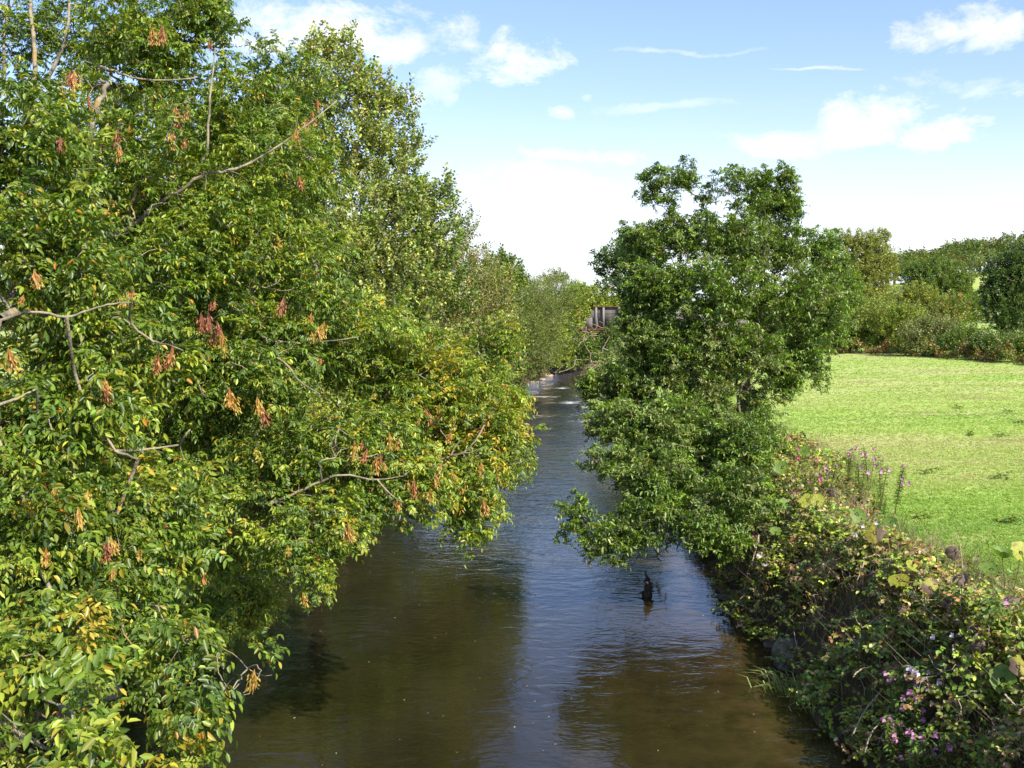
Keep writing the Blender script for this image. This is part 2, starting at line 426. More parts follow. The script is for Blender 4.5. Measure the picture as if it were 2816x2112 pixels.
# ------------------------------------------------------------------ tree builder
def lobe3(l):
    """(dx,dy,Y,rx,ry[,rd[,tone[,dens]]]) display pixels -> centre, radii"""
    dx, dy, Y_, rx, ry = l[:5]
    c = P(dx, dy, Y_); s = Y_/K/1000
    a, b = rx*s, ry*s
    rd = l[5] if len(l) > 5 and l[5] else (a+b)/2
    return c, np.array([a, rd, b]), (l[6] if len(l) > 6 else 0.), (l[7] if len(l) > 7 else 1.)
def lobe_points(L3, dens, hole=.0, hf=1.5, shell=.45, minz=.15):
    out, outd, tn = [], [], []
    for c, r, tone, dn in L3:
        area = 4*math.pi*((r[0]*r[1])**1.6/3+(r[0]*r[2])**1.6/3+(r[1]*r[2])**1.6/3)**(1/1.6)
        n = max(6, int(area*dens*dn))
        u = R.normal(size=(n, 3)); u /= np.linalg.norm(u, axis=1)[:, None]
        rad = R.random(n)**shell
        rad = rad*(1+.14*vnoise(c+u*r, 2.2/max(.5, r.mean()))+R.normal(size=n)*.05)
        p = c+u*r*rad[:, None]
        hh_ = hole if (r.mean() > .5 and tone < .07) else min(hole, .7)
        keep = vnoise(p, hf) > (-1.6+hh_)
        # ground and water clearance
        keep &= p[:, 2] > np.maximum(ground_z(p[:, 0], p[:, 1]), 0)+minz
        p = p[keep]; out.append(p); outd.append((u*r/r.max())[keep]); tn.append(np.full(len(p), tone))
    return np.concatenate(out), np.concatenate(outd), np.concatenate(tn)
def grow(trunk, trunk_r, limbs, pts, alpha=.35, centres=None):
    """greedy skeleton; returns nodes, parent, radius"""
    nodes = [np.asarray(p, float) for p in trunk]; par = [-1]+list(range(len(trunk)-1)); plen = [0]
    for i in range(1, len(nodes)): plen.append(plen[-1]+np.linalg.norm(nodes[i]-nodes[i-1]))
    fixed = {}
    conn = []
    for lp, r0, r1 in limbs:
        start = np.asarray(lp[0])
        A = np.array(nodes); j = int(np.argmin(np.linalg.norm(A-start, axis=1)+.2*np.array(plen)))
        conn.append((j, len(nodes), r0))
        for k, p in enumerate(lp):
            nodes.append(np.asarray(p, float)); par.append(j if k == 0 else len(nodes)-2)
            plen.append(plen[par[-1]]+np.linalg.norm(nodes[-1]-nodes[par[-1]]))
            fixed[len(nodes)-1] = r0+(r1-r0)*k/max(1, len(lp)-1)
    nf = len(nodes)
    allp = pts if centres is None else np.concatenate([centres, pts])
    o = np.argsort(np.linalg.norm(allp-nodes[min(2, len(trunk)-1)], axis=1))
    N = nf+len(allp); A = np.zeros((N, 3)); A[:nf] = nodes; pl = np.zeros(N); pl[:nf] = plen
    parr = np.full(N, -1); parr[:nf] = par; idx = np.zeros(len(allp), int); n = nf
    for i in o:
        p = allp[i]; d = np.linalg.norm(A[:n]-p, axis=1)
        cost = d+alpha*pl[:n]*.5
        if len(trunk) > 1: cost[0] += 3
        j = int(np.argmin(cost))
        A[n] = p; parr[n] = j; pl[n] = pl[j]+d[j]; idx[i] = n; n += 1
    cnt = np.zeros(N); tip = np.ones(N)
    for i in range(N-1, -1, -1):
        if cnt[i] == 0: cnt[i] = 1
        if parr[i] >= 0: cnt[parr[i]] += cnt[i]
    return A, parr, cnt, fixed, conn, idx, nf
def subdiv_edges(a, b, ra, rb, sag=.1):
    L = np.linalg.norm(b-a, axis=1)
    m = (a+b)/2+R.normal(size=a.shape)*(L*sag)[:, None]*.6; m[:, 2] -= L*sag*.5*R.normal(size=len(L))
    rm = (ra+rb)/2
    return np.concatenate([a, m]), np.concatenate([m, b]), np.concatenate([ra, rm]), np.concatenate([rm, rb])
TREES = []
def tree(name, label, cat, trunk, tr, lobes, kind, dens, cols, mat, bark='bark', scale=1., limbs=(), group=None,
         hole=.3, hf=1.5, shell=.45, r_tip=.006, alpha=.35, up=.25, jit=.22, clear=(), tube_n=4, wood=True, leafmix=.25, perclump=2, minz=.15, lb=.25, gain=1.):
    base = np.asarray(trunk[0], float)
    L3 = [lobe3(l) for l in lobes]
    pts, dirs, tone = lobe_points(L3, dens, hole, hf, shell, minz)
    root = empty(name, base); tag(root, label, cat, group)
    cen = np.array([l[0] for l in L3])
    cen = cen[cen[:, 2] > ground_z(cen[:, 0], cen[:, 1])+.2]
    lims = [([P(p[0], p[1], p[2]+lb) for p in l[0]], l[1]*(.62 if l[0][0][2] < 9 else .8), l[2]*(.62 if l[0][0][2] < 9 else .8)) for l in limbs]
    A, par, cnt, fixed, conn, idx, nf = grow(trunk, tr, lims, pts, alpha, cen)
    nt = len(trunk)
    # trunk as continuous tapering tube
    parts = []
    out, rr = smooth_line(trunk, tr, 4, .12)
    out[0] -= [0, 0, .25]; rr[0] *= 1.35
    parts.append(tube_cont(out, rr, 10 if wood else 6))
    # secondary wood
    e = np.arange(nf, len(A)); pa = par[e]
    rad = r_tip*cnt**.5
    rad = np.minimum(rad, max(tr)*.75)
    ra = np.where(pa < nt, rad[e]*1.15, np.minimum(rad[pa], rad[e]*1.6)); rb = rad[e]
    if wood:
        sa, sb, sra, srb = subdiv_edges(A[pa], A[e], ra, rb)
        V_, Q_ = tubes_np(sa, sb, sra, srb, tube_n)
        parts.append((V_, Q_))
    for j, k, r0 in conn:
        d_ = A[k]-A[j]; mid = (A[j]+A[k])/2+np.array([-.25, .35, -.08])*np.linalg.norm(d_)*.8; r0 *= .8
        o2, r2 = smooth_line([A[j], mid, A[k]], [r0*1.5, r0*1.25, r0], 4, .1); parts.append(tube_cont(o2, r2, 7))
    V_, Q_ = join(parts)
    mesh_np('trunk', V_-base, Q_, M[bark], root, smooth=True)
    for lp, r0, r1 in lims:
        o2, r2 = smooth_line(lp, list(np.linspace(r0, r1, len(lp))), 4, .35)
        V2, Q2 = tube_cont(o2, r2, 7); mesh_np('limb', V2-base, Q2, M[bark], root, smooth=True)
    # leaves
    idx = idx[len(cen):]
    tip = A[idx]; pd = tip-A[par[idx]]; pd /= np.linalg.norm(pd, axis=1)[:, None]+1e-6
    pos = np.repeat(tip, perclump, 0); tn = np.repeat(tone, perclump)
    dd = np.repeat(pd*.5+dirs*.8, perclump, 0)+R.normal(size=(len(tip)*perclump, 3))*.45
    dd[:, 2] = dd[:, 2]*.6+up
    pos = pos+R.normal(size=pos.shape)*.09*scale
    if len(lims):
        # bare limbs stay in the open: thin the sprays that hang right in front of them
        keep = np.ones(len(pos), bool); cl = np.array([0, 0, CAMZ])
        for lp, r0, r1 in lims:
            o2, _ = smooth_line(lp, [r0]*len(lp), 3)
            for q in o2:
                v = cl-q; v /= np.linalg.norm(v)
                w = pos-q; t = w@v; dist = np.linalg.norm(w-t[:, None]*v, axis=1)
                keep &= ~((t > -.05) & (t < 2.2) & (dist < .11))
        pos, dd, tn = pos[keep], dd[keep], tn[keep]
    sc = scale*R.uniform(.62, 1.25, len(pos))
    v, q, c = place_sprays(kind, pos, dd, sc, colfun(cols[0], cols[1], jit, leafmix, tn, gain))
    mesh_np('crown', v-base, q, M[mat], root, col=c)
    TREES.append((name, len(q)))
    root['_l'] = 0; del root['_l']
    return root, L3
def onto(x, y, dz=0): return np.array([x, y, float(ground_z(x, y))+dz])
def trunkline(x, y, h, lean=(0, 0), r=.2, n=4):
    b = onto(x, y); pts = [b+np.array([lean[0]*t**1.3, lean[1]*t**1.3, h*t]) for t in np.linspace(0, 1, n)]
    pts = [p+np.array([R.normal()*.05*h*.3*(k > 0), R.normal()*.05*h*.3*(k > 0), 0]) for k, p in enumerate(pts)]
    return pts, list(np.linspace(r, r*.45, n))

exec_after = []
ASHC = (['deep', 'green', 'lime', 'yellow', 'orange'], [.24, .33, .30, .105, .025])

# near ash: trunk just outside the left edge, branches reach towards the bridge
tk, trr = trunkline(-7.6, 9.5, 6.5, (1.2, 0), .26)
ashA_lobes = [
 (60, 560, 8.6, 190, 170, 1.0), (20, 330, 9.5, 150, 150, 1.0), (60, 900, 8.2, 190, 160, 1.0, .0), (230, 760, 9.4, 150, 110, .9),
 (110, 1180, 7.6, 200, 150, .9, .05), (300, 1130, 8.6, 140, 100, .8, .05), (80, 1420, 6.2, 160, 100, .7, .05),
 (290, 1300, 8.2, 100, 75, .7), (350, 1430, 7.6, 60, 40, .4, .06), (400, 1390, 7.5, 36, 32, .35, .0),
 (150, 1560, 4.9, 45, 55, .3), (40, 1600, 5.0, 80, 80, .4, .02), (180, 1650, 4.7, 40, 30, .25, .04),
 (500, 1492, 7.0, 34, 18, .25), (545, 1462, 7.0, 16, 14, .2, .1), (380, 1585, 6.6, 26, 24, .25, .05), (395, 1630, 6.8, 20, 20, .2, .1), (425, 1520, 6.8, 20, 28, .2),
]
limbsA = [
 ([(0, 692, 7.6), (66, 674, 7.7), (143, 684, 7.8), (182, 673, 7.9), (232, 658, 8.0), (282, 653, 8.1)], .022, .01),
 ([(298, 716, 8.4), (332, 736, 8.3), (365, 746, 8.3), (395, 757, 8.2)], .018, .010),
 ([(249, 974, 7.8), (298, 992, 7.8)], .022, .014),
 ([(-20, 885, 7.4), (53, 852, 7.5), (80, 840, 7.6)], .022, .008),
 ([(250, 1302, 7.3), (261, 1329, 7.2), (268, 1370, 7.2)], .022, .014),
 ([(341, 1309, 7.6), (354, 1343, 7.6), (368, 1366, 7.6)], .012, .008),
 ([(479, 1399, 7.2), (509, 1417, 7.1), (536, 1444, 7.0), (567, 1459, 7.0), (587, 1458, 7.0)], .008, .004),
 ([(472, 1454, 7.1), (489, 1481, 7.0), (516, 1501, 7.0), (540, 1498, 7.0)], .008, .004),
 ([(-10, 1550, 5.5), (30, 1576, 5.4), (64, 1599, 5.3), (101, 1618, 5.2), (128, 1613, 5.2)], .014, .006),
 ([(44, 1515, 5.8), (101, 1550, 5.7)], .013, .008),
 ([(388, 961, 8.6), (400, 940, 8.5), (411, 928, 8.5)], .018, .010),
]
rootA, L3A = tree('ash_tree', 'nearest ash tree, big glossy leaves filling the left edge and lower left corner', 'tree',
     tk, trr, ashA_lobes, 'ashbig', 18, ASHC, 'ash', limbs=limbsA, gain=1.0, leafmix=.32, scale=1., hole=1.45, hf=2.4, r_tip=.0035, up=.1)

# second ash: leaning over the river, yellowing leaves
tk, trr = trunkline(-6.9, 16.5, 7.5, (1.0, -1.0), .24, 5)
ashB_lobes = [
 (150, 60, 14, 150, 110, 1.2, 0, .75), (20, 60, 14, 60, 120, 1.0, .05, .6), (330, 90, 13.5, 130, 120, 1.2, 0, .9), (470, 55, 14, 38, 60, .5, -.1, .8), (430, 20, 14, 60, 40, .5),
 (560, 190, 14, 130, 110, 1.2), (640, 250, 14.2, 90, 110, 1.0), (240, 330, 12.5, 210, 190, 1.4), (480, 400, 12.5, 220, 180, 1.4),
 (640, 430, 13.5, 120, 120, 1.0), (330, 600, 11.5, 230, 160, 1.3), (600, 620, 13, 180, 150, 1.2, .02), (500, 800, 12, 190, 120, 1.2),
 (760, 720, 14, 160, 110, 1.1, .05), (900, 820, 14.5, 160, 110, 1.1, .11), (1010, 880, 14.5, 120, 110, 1.0, .13), (960, 990, 13.5, 140, 80, .9, .12),
 (800, 950, 13, 150, 100, 1.0, .11), (1080, 960, 14, 70, 90, .7, .1), (880, 1060, 12.5, 120, 60, .7, .14), (1030, 1060, 13.2, 70, 60, .6, .13), (1080, 760, 16, 50, 90, .7, .05),
 (640, 980, 12, 160, 100, 1.0, .05), (380, 900, 12, 160, 110, 1.1), (560, 1080, 11.5, 90, 55, .6, .05), (700, 1110, 11.5, 100, 55, .6, .15),
 (640, 1180, 10.8, 70, 60, .5), (672, 1260, 10.6, 26, 50, .3, .0), (750, 1150, 11, 60, 45, .4, .05), (1010, 1130, 13, 45, 28, .4, .1), (420, 1080, 11, 120, 80, .8), (520,300,14,150,120,1.2), (430,1200,13,170,90,1.0), (540,1290,14.5,80,70,.8), (420,1330,14,130,60,.8), (300,1000,13.5,200,120,1.2), (380,420,17,260,170,1.3), (250,260,17,170,90,1.0,0,.7), (560,560,17.5,200,150,1.4), (180,640,16,230,150,1.2), (130,1000,14,200,120,1.2),
]
limbsB = [
 ([(231, 518, 11.5), (284, 490, 11.4), (330, 447, 11.3), (391, 408, 11.3), (444, 376, 11.3), (497, 369, 11.4), (554, 344, 11.6), (611, 309, 11.8), (668, 266, 12), (728, 217, 12.2)], .035, .008),
 ([(281, 444, 11.2), (295, 408, 11.2), (309, 387, 11.2), (323, 383, 11.2)], .026, .018),
 ([(200, 250, 12), (210, 227, 12), (224, 199, 12.1), (234, 181, 12.2)], .045, .035),
 ([(213, 142, 12.5), (249, 153, 12.5), (284, 167, 12.5), (355, 174, 12.6), (426, 167, 12.8)], .022, .009),
 ([(70, 230, 13.5), (75, 160, 13.5), (75, 107, 13.6), (67, 36, 13.8), (64, -20, 14)], .045, .03),
 ([(100, 175, 13.6), (140, 90, 13.8), (150, 0, 14)], .035, .02),
 ([(10, 190, 13.5), (8, 90, 13.8), (20, -10, 14)], .03, .02),
 ([(447, 330, 12), (451, 249, 12), (455, 199, 12), (465, 106, 12.4)], .02, .012),
 ([(544, 616, 12), (577, 621, 11.9), (613, 628, 11.9), (643, 621, 11.9)], .013, .007),
 ([(577, 621, 11.9), (600, 610, 11.9), (607, 593, 11.9)], .01, .006),
 ([(564, 727, 12), (607, 737, 12), (656, 741, 12.1), (720, 735, 12.2), (775, 728, 12.3)], .016, .007),
 ([(587, 765, 11.4), (620, 789, 11.3), (646, 822, 11.3), (690, 852, 11.3)], .015, .012),
 ([(330, 1140, 14), (450, 1125, 12.4), (520, 1110, 11.6), (560, 1093, 11.3), (576, 1089, 11.2), (645, 1062, 11.2), (694, 1039, 11.2), (739, 1026, 11.3), (815, 1036, 11.5), (872, 1028, 11.7)], .038, .008),
 ([(694, 1039, 11.2), (692, 1010, 11.1), (690, 998, 11.1), (725, 988, 11.2)], .02, .008),
 ([(815, 1036, 11.5), (838, 1062, 11.4), (865, 1085, 11.4)], .014, .008),
 ([(732, 926, 11.6), (724, 960, 11.5), (747, 984, 11.5), (785, 988, 11.5), (815, 980, 11.6)], .013, .008),
 ([(1000, 979, 12.8), (1027, 952, 12.8), (1046, 918, 12.9)], .016, .012),
 ([(974, 983, 12.6), (983, 965, 12.6), (993, 952, 12.6)], .015, .01),
 ([(318, 848, 13), (322, 898, 13), (298, 981, 13)], .05, .05),
]
rootB, L3B = tree('ash_tree', 'yellowing ash tree leaning over the river with a thick pale limb above the water', 'tree',
     tk, trr, ashB_lobes, 'ash', 17, ASHC, 'ash', limbs=limbsB, gain=1.12, leafmix=.32, scale=1.0, hole=1.38, hf=1.9, r_tip=.004, up=.1)

# ash keys hanging in bunches
def keys_mesh(seed, c0, c1):
    rg = np.random.default_rng(seed); lv = []; cs = []
    for k in range(48):
        h = rg.uniform(0, .16); a = rg.uniform(0, 6.28); rr_ = rg.uniform(.0, .055)
        p = np.array([rr_*math.cos(a), rr_*math.sin(a), -h]); d = np.array([.5*math.cos(a), .5*math.sin(a), -1+rg.normal()*.3])
        lv.append(leaflet(p, d, rg.normal(size=3), .044*rg.uniform(.8, 1.2), .012, .1))
        m = rg.random(); cs.append((np.array(c0)*(1-m)+np.array(c1)*m)*rg.uniform(.7, 1.3))
    lv.append(leaflet(np.array([0, 0, .05]), np.array([.01, 0, -1.]), np.array([0, 1., 0]), .24, .05, .1)); cs.append(np.array(c0)*.8)
    lv.append(leaflet(np.array([0, 0, .05]), np.array([.01, 0, -1.]), np.array([1., 0, 0]), .24, .05, .1)); cs.append(np.array(c0)*.8)
    V_, Q_, n = tmpl(lv)
    return V_, Q_, np.repeat(np.array(cs), 6, 0)
kvar = [keys_mesh(1, (.36, .14, .05), (.50, .26, .08)), keys_mesh(2, (.50, .30, .06), (.52, .44, .08)), keys_mesh(3, (.27, .09, .05), (.40, .17, .07)), keys_mesh(4, (.50, .23, .06), (.46, .36, .08))]
kobj = []
def front_Y(dx, dy, L3):
    d = ray(dx, dy); d = d/d[1]; o = np.array([0, 0, CAMZ]); best = None
    for c, r, _, _ in L3:
        a = (d/r)@(d/r); b = 2*((o-c)/r)@(d/r); cc = ((o-c)/r)@((o-c)/r)-1
        D = b*b-4*a*cc
        if D > 0:
            t = (-b-math.sqrt(D))/(2*a)
            if best is None or t < best: best = t
    return best
KP = [(152, 160, 2), (135, 190, 0), (158, 190, 1), (378, 225, 0), (385, 245, 0), (675, 245, 3), (660, 262, 3), (640, 285, 3), (255, 285, 2), (258, 318, 3), (280, 628, 3), (270, 640, 1), (455, 655, 2),
      (450, 690, 2), (470, 700, 2), (462, 722, 2), (478, 718, 3), (340, 770, 0), (225, 820, 1), (232, 832, 1), (500, 860, 1), (190, 1065, 1), (240, 1165, 1), (250, 1172, 3), (432, 1208, 1), (612, 650, 2),
      (680, 750, 3), (915, 880, 0), (925, 890, 3), (205, 1270, 0), (208, 1290, 3), (425, 1450, 3), (408, 1462, 3), (548, 1455, 1), (655, 1285, 1), (860, 950, 3), (350, 62, 0), (455, 95, 2), (648, 385, 0), (600, 512, 1),
      (50, 640, 3), (95, 1035, 3), (170, 1105, 1), (765, 960, 1), (1040, 1010, 3), (882, 1042, 1), (1045, 1085, 3), (930, 1060, 1), (240, 430, 3), (75, 590, 3), (375, 290, 3), (130, 300, 2),
      (20, 760, 3), (410, 770, 1), (700, 700, 1), (830, 1000, 3), (975, 1020, 1), (560, 870, 3), (300, 1190, 1), (355, 1465, 3), (100, 1190, 3)]
for dx, dy, v in list(KP):
    for _ in range(int(R.integers(0, 3))): KP.append((dx+R.normal()*16, dy+R.normal()*16, int(R.integers(0, 4))))
for dx, dy in ((940, 1010), (1000, 1050), (850, 1080), (760, 1120), (1060, 900), (820, 860), (960, 930), (700, 900), (1080, 1010), (620, 1180)):
    KP.append((dx+R.normal()*10, dy+R.normal()*10, int(R.choice([1, 3]))))
for n_, (dx, dy, v) in enumerate(KP):
    ya = front_Y(dx, dy, L3A); yb = front_Y(dx, dy, L3B)
    if ya is None and yb is None: continue
    if ya is not None and (yb is None or ya < yb): root, yy = rootA, ya
    else: root, yy = rootB, yb
    p = P(dx, dy, yy-.12)
    # keep the bunch clear of the leaves: short stalk hung on the outer twigs
    if v >= len(kobj) or True:
        if len(kobj) <= 3:
            for vv, (V_, Q_, C_) in enumerate(kvar):
                kobj.append(None)
            meshes = []
            for vv, (V_, Q_, C_) in enumerate(kvar):
                o = mesh_np('seed_cluster', V_, Q_, M['keys'], None, col=C_); meshes.append(o.data); bpy.data.objects.remove(o)
    o = bpy.data.objects.new('seed_cluster', meshes[v]); COL.objects.link(o); o.parent = root
    o.location = [float(a) for a in (p-np.array(root.location))]; o.rotation_euler = (R.normal()*.15, R.normal()*.15, R.uniform(0, 6.28))
    s = R.uniform(.45, 1.1)*(1 if yy > 9 else .8); o.scale = (s, s, s)

# alder behind the ashes
tk, trr = trunkline(-5.6, 27.5, 10.5, (.6, 0), .24, 5)
ald = [(690, 110, 27, 30, 45), (740, 115, 27, 38, 50), (700, 190, 27, 90, 80), (790, 200, 27, 55, 60), (850, 235, 27, 42, 38), (885, 215, 27, 18, 14), (820, 290, 27, 70, 60),
       (885, 320, 27.2, 30, 35), (900, 350, 27, 20, 18), (760, 350, 27, 110, 90), (850, 420, 27, 90, 60), (930, 430, 27, 45, 36), (970, 455, 27, 25, 22), (960, 400, 27, 14, 14), (800, 500, 26.5, 140, 90), (930, 520, 27, 80, 60),
       (700, 560, 27, 120, 110), (860, 620, 26.5, 130, 90), (950, 640, 27, 80, 70), (780, 760, 26, 140, 110), (620, 300, 28, 120, 150), (930, 730, 26, 90, 80), (560, 860, 25.5, 110, 100), (680, 900, 25.5, 110, 90), (790, 890, 26, 110, 90), (890, 870, 27, 100, 90), (980, 870, 29, 90, 90), (600, 960, 23.5, 100, 70), (740, 980, 24, 100, 60), (860, 965, 26, 80, 50)]
tree('alder_tree', 'tall alder with small rounded grey-green leaves rising behind the ash, ragged against the sky', 'tree', tk, trr, ald, 'alder', 11,
     (['deep', 'green', 'greygreen', 'pale', 'khaki', 'bronze'], [.14, .2, .22, .28, .08, .08]), 'alder', gain=1.2, hole=1.25, hf=1.5, r_tip=.004, up=.5, scale=1.1)

# thorn bush with many grey twigs
def bush(name, label, cat, lobes, kind, dens, cols, mat='leaf', scale=1., base=None, r=.08, group=None, h=.4, **kw):
    L3 = [lobe3(l) for l in lobes]
    c = sum(l[0]*l[1].prod() for l in L3)/sum(l[1].prod() for l in L3)
    b = onto(*(base if base is not None else c[:2]))
    if ground_z(*b[:2]) < .05:
        b = onto(Lx(b[1])-.6, b[1]) if b[0] < (Lx(b[1])+Rx(b[1]))/2 else onto(Rx(b[1])+.6, b[1])
    top = c-b; hh = max(.4, top[2]*h*2)
    tk = [b+np.array([top[0]*t*.8, top[1]*t*.8, hh*t]) for t in (0, .33, .66, 1)]
    return tree(name, label, cat, tk, [r, r*.8, r*.65, r*.5], lobes, kind, dens, cols, mat, scale=scale, group=group, **kw)
bush('hawthorn_tree', 'twiggy brownish hawthorn with thin foliage and pale bare twigs beside the alder', 'tree',
     [(1010, 590, 31, 70, 70), (1040, 680, 31, 75, 80), (940, 660, 30, 80, 70), (1000, 760, 30, 90, 80), (1060, 800, 31, 60, 90), (960, 560, 31, 60, 45), (900, 860, 31, 90, 80), (990, 880, 32, 70, 60), (930, 910, 29, 80, 50), (1000, 505, 32, 26, 40), (870, 720, 29, 70, 60)], 'bush', 10.0,
     (['bronze', 'olive', 'greygreen', 'khaki', 'pale'], [.25, .25, .2, .15, .15]), 'leaf', 1.1, base=(-5.6, 31), r=.12, hole=.6, r_tip=.0075, bark='twig', tube_n=3)
bush('willow_bush', 'bright green bush at the waterline just beyond the ash branches', 'bush',
     [(1090, 640, 40, 45, 60), (1095, 740, 38, 45, 70), (1100, 830, 36, 36, 60), (1060, 880, 33, 50, 60), (1050, 600, 41, 45, 45), (980, 780, 40, 80, 80), (950, 860, 38, 80, 50), (1020, 840, 42, 70, 50), (1010, 700, 44, 70, 90)], 'bush', 9,
     (['green', 'lime', 'olive', 'pale'], [.3, .3, .2, .2]), 'leaf', 1.3, base=(-5.2, 38), hole=.3)

bush('riverside_tree', 'dense tree on the left bank glimpsed behind the ash and the alder', 'tree',
     [(480, 400, 38, 150, 170), (620, 520, 38, 140, 150), (520, 700, 36, 170, 140), (700, 720, 37, 130, 130), (600, 860, 35, 170, 80), (760, 860, 36, 120, 80), (330, 620, 34, 150, 200), (420, 880, 33, 160, 90)], 'far', 4.0,
     (['deep', 'green', 'olive'], [.5, .3, .2]), 'leaf', .6, base=(-8.5, 37), r=.22, hole=0, hf=.9)
bush('riverside_tree', 'dense green tree filling the left bank behind the twiggy hawthorn', 'tree',
     [(850, 560, 44, 100, 100), (900, 680, 43, 110, 90), (820, 780, 42, 120, 90), (930, 800, 42, 90, 70), (950, 600, 46, 50, 50), (760, 640, 44, 110, 110), (870, 870, 40, 110, 50)], 'far', 4.0,
     (['deep', 'green', 'olive', 'bronze'], [.4, .3, .2, .1]), 'leaf', .6, base=(-7, 44), r=.2, hole=0, hf=.9)
# far left bank
F1 = ['green', 'lime', 'olive', 'deep']
bush('round_tree', 'round-headed green tree showing above the left bank bushes', 'tree', [(1085, 590, 62, 42, 46), (1060, 640, 61, 50, 50), (1122, 610, 63, 22, 24)], 'far', 5.0,
     (['green', 'deep', 'olive'], [.5, .3, .2]), 'leaf', .75, r=.25, wood=True, hole=.2, hf=.9, base=(-3.2, 64))
bush('willow_bush', 'dull olive willow, large and rounded, on the left bank above the pale stones', 'bush',
     [(1150, 680, 82, 55, 75), (1190, 650, 86, 50, 50), (1150, 760, 80, 40, 60), (1120, 730, 78, 50, 70), (1185, 740, 84, 25, 50)], 'willow', 7,
     (['greygreen', 'olive', 'green', 'pale'], [.3, .3, .25, .15]), 'leaf', 1.7, base=(-1.5, 83), r=.15, hole=.1, r_tip=.01, hf=.9)
bush('ivy_bush', 'bright green leafy bush hanging down the bank left of the steel bridge', 'bush',
     [(1205, 700, 96, 30, 55), (1215, 755, 94, 26, 40), (1190, 770, 90, 26, 30), (1235, 660, 99, 30, 42), (1240, 640, 100, 35, 30), (1238, 700, 104, 16, 40), (1225, 785, 95, 22, 18)], 'far', 4.5,
     (['lime', 'green', 'olive'], [.4, .4, .2]), 'leaf', .7, base=(2.6, 98), hole=0, hf=.8)
bush('sunlit_tree', 'yellow-green sunlit tree directly behind the steel bridge', 'tree',
     [(1260, 650, 136, 45, 38), (1300, 655, 136, 45, 36), (1235, 670, 134, 30, 30), (1340, 670, 136, 34, 30), (1290, 690, 134, 60, 40), (1270, 720, 130, 60, 40), (1330, 720, 130, 40, 40), (1200, 700, 134, 60, 50)], 'far', 2.6,
     (['lime', 'gold', 'green'], [.5, .2, .3]), 'leaf', 1.0, base=(11, 137), hole=-.5, r=.2, hf=.6)
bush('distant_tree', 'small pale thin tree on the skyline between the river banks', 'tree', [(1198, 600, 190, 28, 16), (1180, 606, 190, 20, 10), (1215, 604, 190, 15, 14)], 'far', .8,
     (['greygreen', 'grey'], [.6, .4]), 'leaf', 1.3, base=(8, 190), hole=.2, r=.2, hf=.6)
bush('overhanging_bush', 'dark green bush over the water below the bridge girder', 'bush',
     [(1280, 755, 99, 36, 26), (1255, 770, 99, 26, 26), (1310, 790, 97, 40, 34), (1240, 735, 101, 16, 22), (1330, 740, 99, 30, 50), (1230, 765, 103, 24, 24), (1270, 765, 104, 40, 22), (1362, 690, 103, 20, 56), (1345, 740, 103, 24, 30)], 'far', 4.5,
     (['green', 'deep', 'olive'], [.4, .4, .2]), 'dark', .65, base=(13.5, 102), hole=.1, hf=.8)

# steel girder bridge crossing far upstream
yb = 118.0
def bpx(dx, dy): return P(dx, dy, yb)
br = empty('girder_bridge', onto(20, yb)); tag(br, 'old steel plate girder bridge with rusty top edge across the river, far upstream', 'bridge')
def boxdata(x0, x1, y0, y1, z0, z1, b=.0):
    V_ = np.array([[x, y, z] for z in (z0, z1) for y in (y0, y1) for x in (x0, x1)], float)
    Q_ = np.array([[0, 2, 3, 1], [4, 5, 7, 6], [0, 1, 5, 4], [2, 6, 7, 3], [0, 4, 6, 2], [1, 3, 7, 5]])
    return V_, Q_
bo = np.array(br.location)
xl = bpx(1283, 700)[0]; xr = bpx(1322, 700)[0]+16; zt = bpx(1300, 664)[2]; zb = bpx(1300, 710)[2]; xmid = bpx(1266, 700)[0]; zmid = bpx(1266, 686)[2]
parts = [boxdata(xl, xr, yb, yb+.05, zb, zt)]
mesh_np('web_plate', parts[0][0]-bo, parts[0][1], M['steel'], br)
V_, Q_ = boxdata(xmid, xl, yb+.02, yb+.07, zb, zmid); o = mesh_np('stepped_end_plate', V_-bo, Q_, M['steel'], br)
V_, Q_ = boxdata(xl-.2, xr, yb-.28, yb+.3, zt+.002, zt+.12); mesh_np('top_flange', V_-bo, Q_, M['rust'], br)
V_, Q_ = boxdata(xmid-3.5, xr, yb-.28, yb+.3, zb-.16, zb-.002); mesh_np('bottom_flange', V_-bo, Q_, M['rust'], br)
x = xl+.08; k = 0
for dxp in (1287, 1303, 1336, 1353, 1370, 1387, 1404, 1421, 1438):
    x = bpx(dxp, 700)[0]
    V_, Q_ = join([boxdata(x-.03, x+.03, yb-.26, yb-.003, zb+.002, zt-.002), boxdata(x-.12, x+.12, yb-.30, yb-.262, zb+.004, zt-.004)])
    mesh_np('stiffener', V_-bo, Q_, M['steel'], br)
for dz in (.34,):
    V_, Q_ = boxdata(xl+.3, xr, yb-.03, yb-.004, zt-.75, zt-.70); mesh_np('seam_plate', V_-bo, Q_, M['steel'], br)
V_, Q_ = boxdata(xmid-3.5, xr+.6, yb+.35, yb+4.2, zb-.3, zb+.05); mesh_np('deck', V_-bo, Q_, M['masonry'], br)
V_, Q_ = boxdata(xl, xr, yb+4.3, yb+4.36, zb, zt-.4); mesh_np('far_web_plate', V_-bo, Q_, M['steel'], br)
for xa, xb in ((xmid-4.5, xmid-1.8), (xr-1.5, xr+2)):
    V_, Q_ = boxdata(xa, xb, yb-.4, yb+4.6, 0., zb-.32); mesh_np('abutment', V_-bo, Q_, M['masonry'], br)
px_ = bpx(1251, 700)[0]
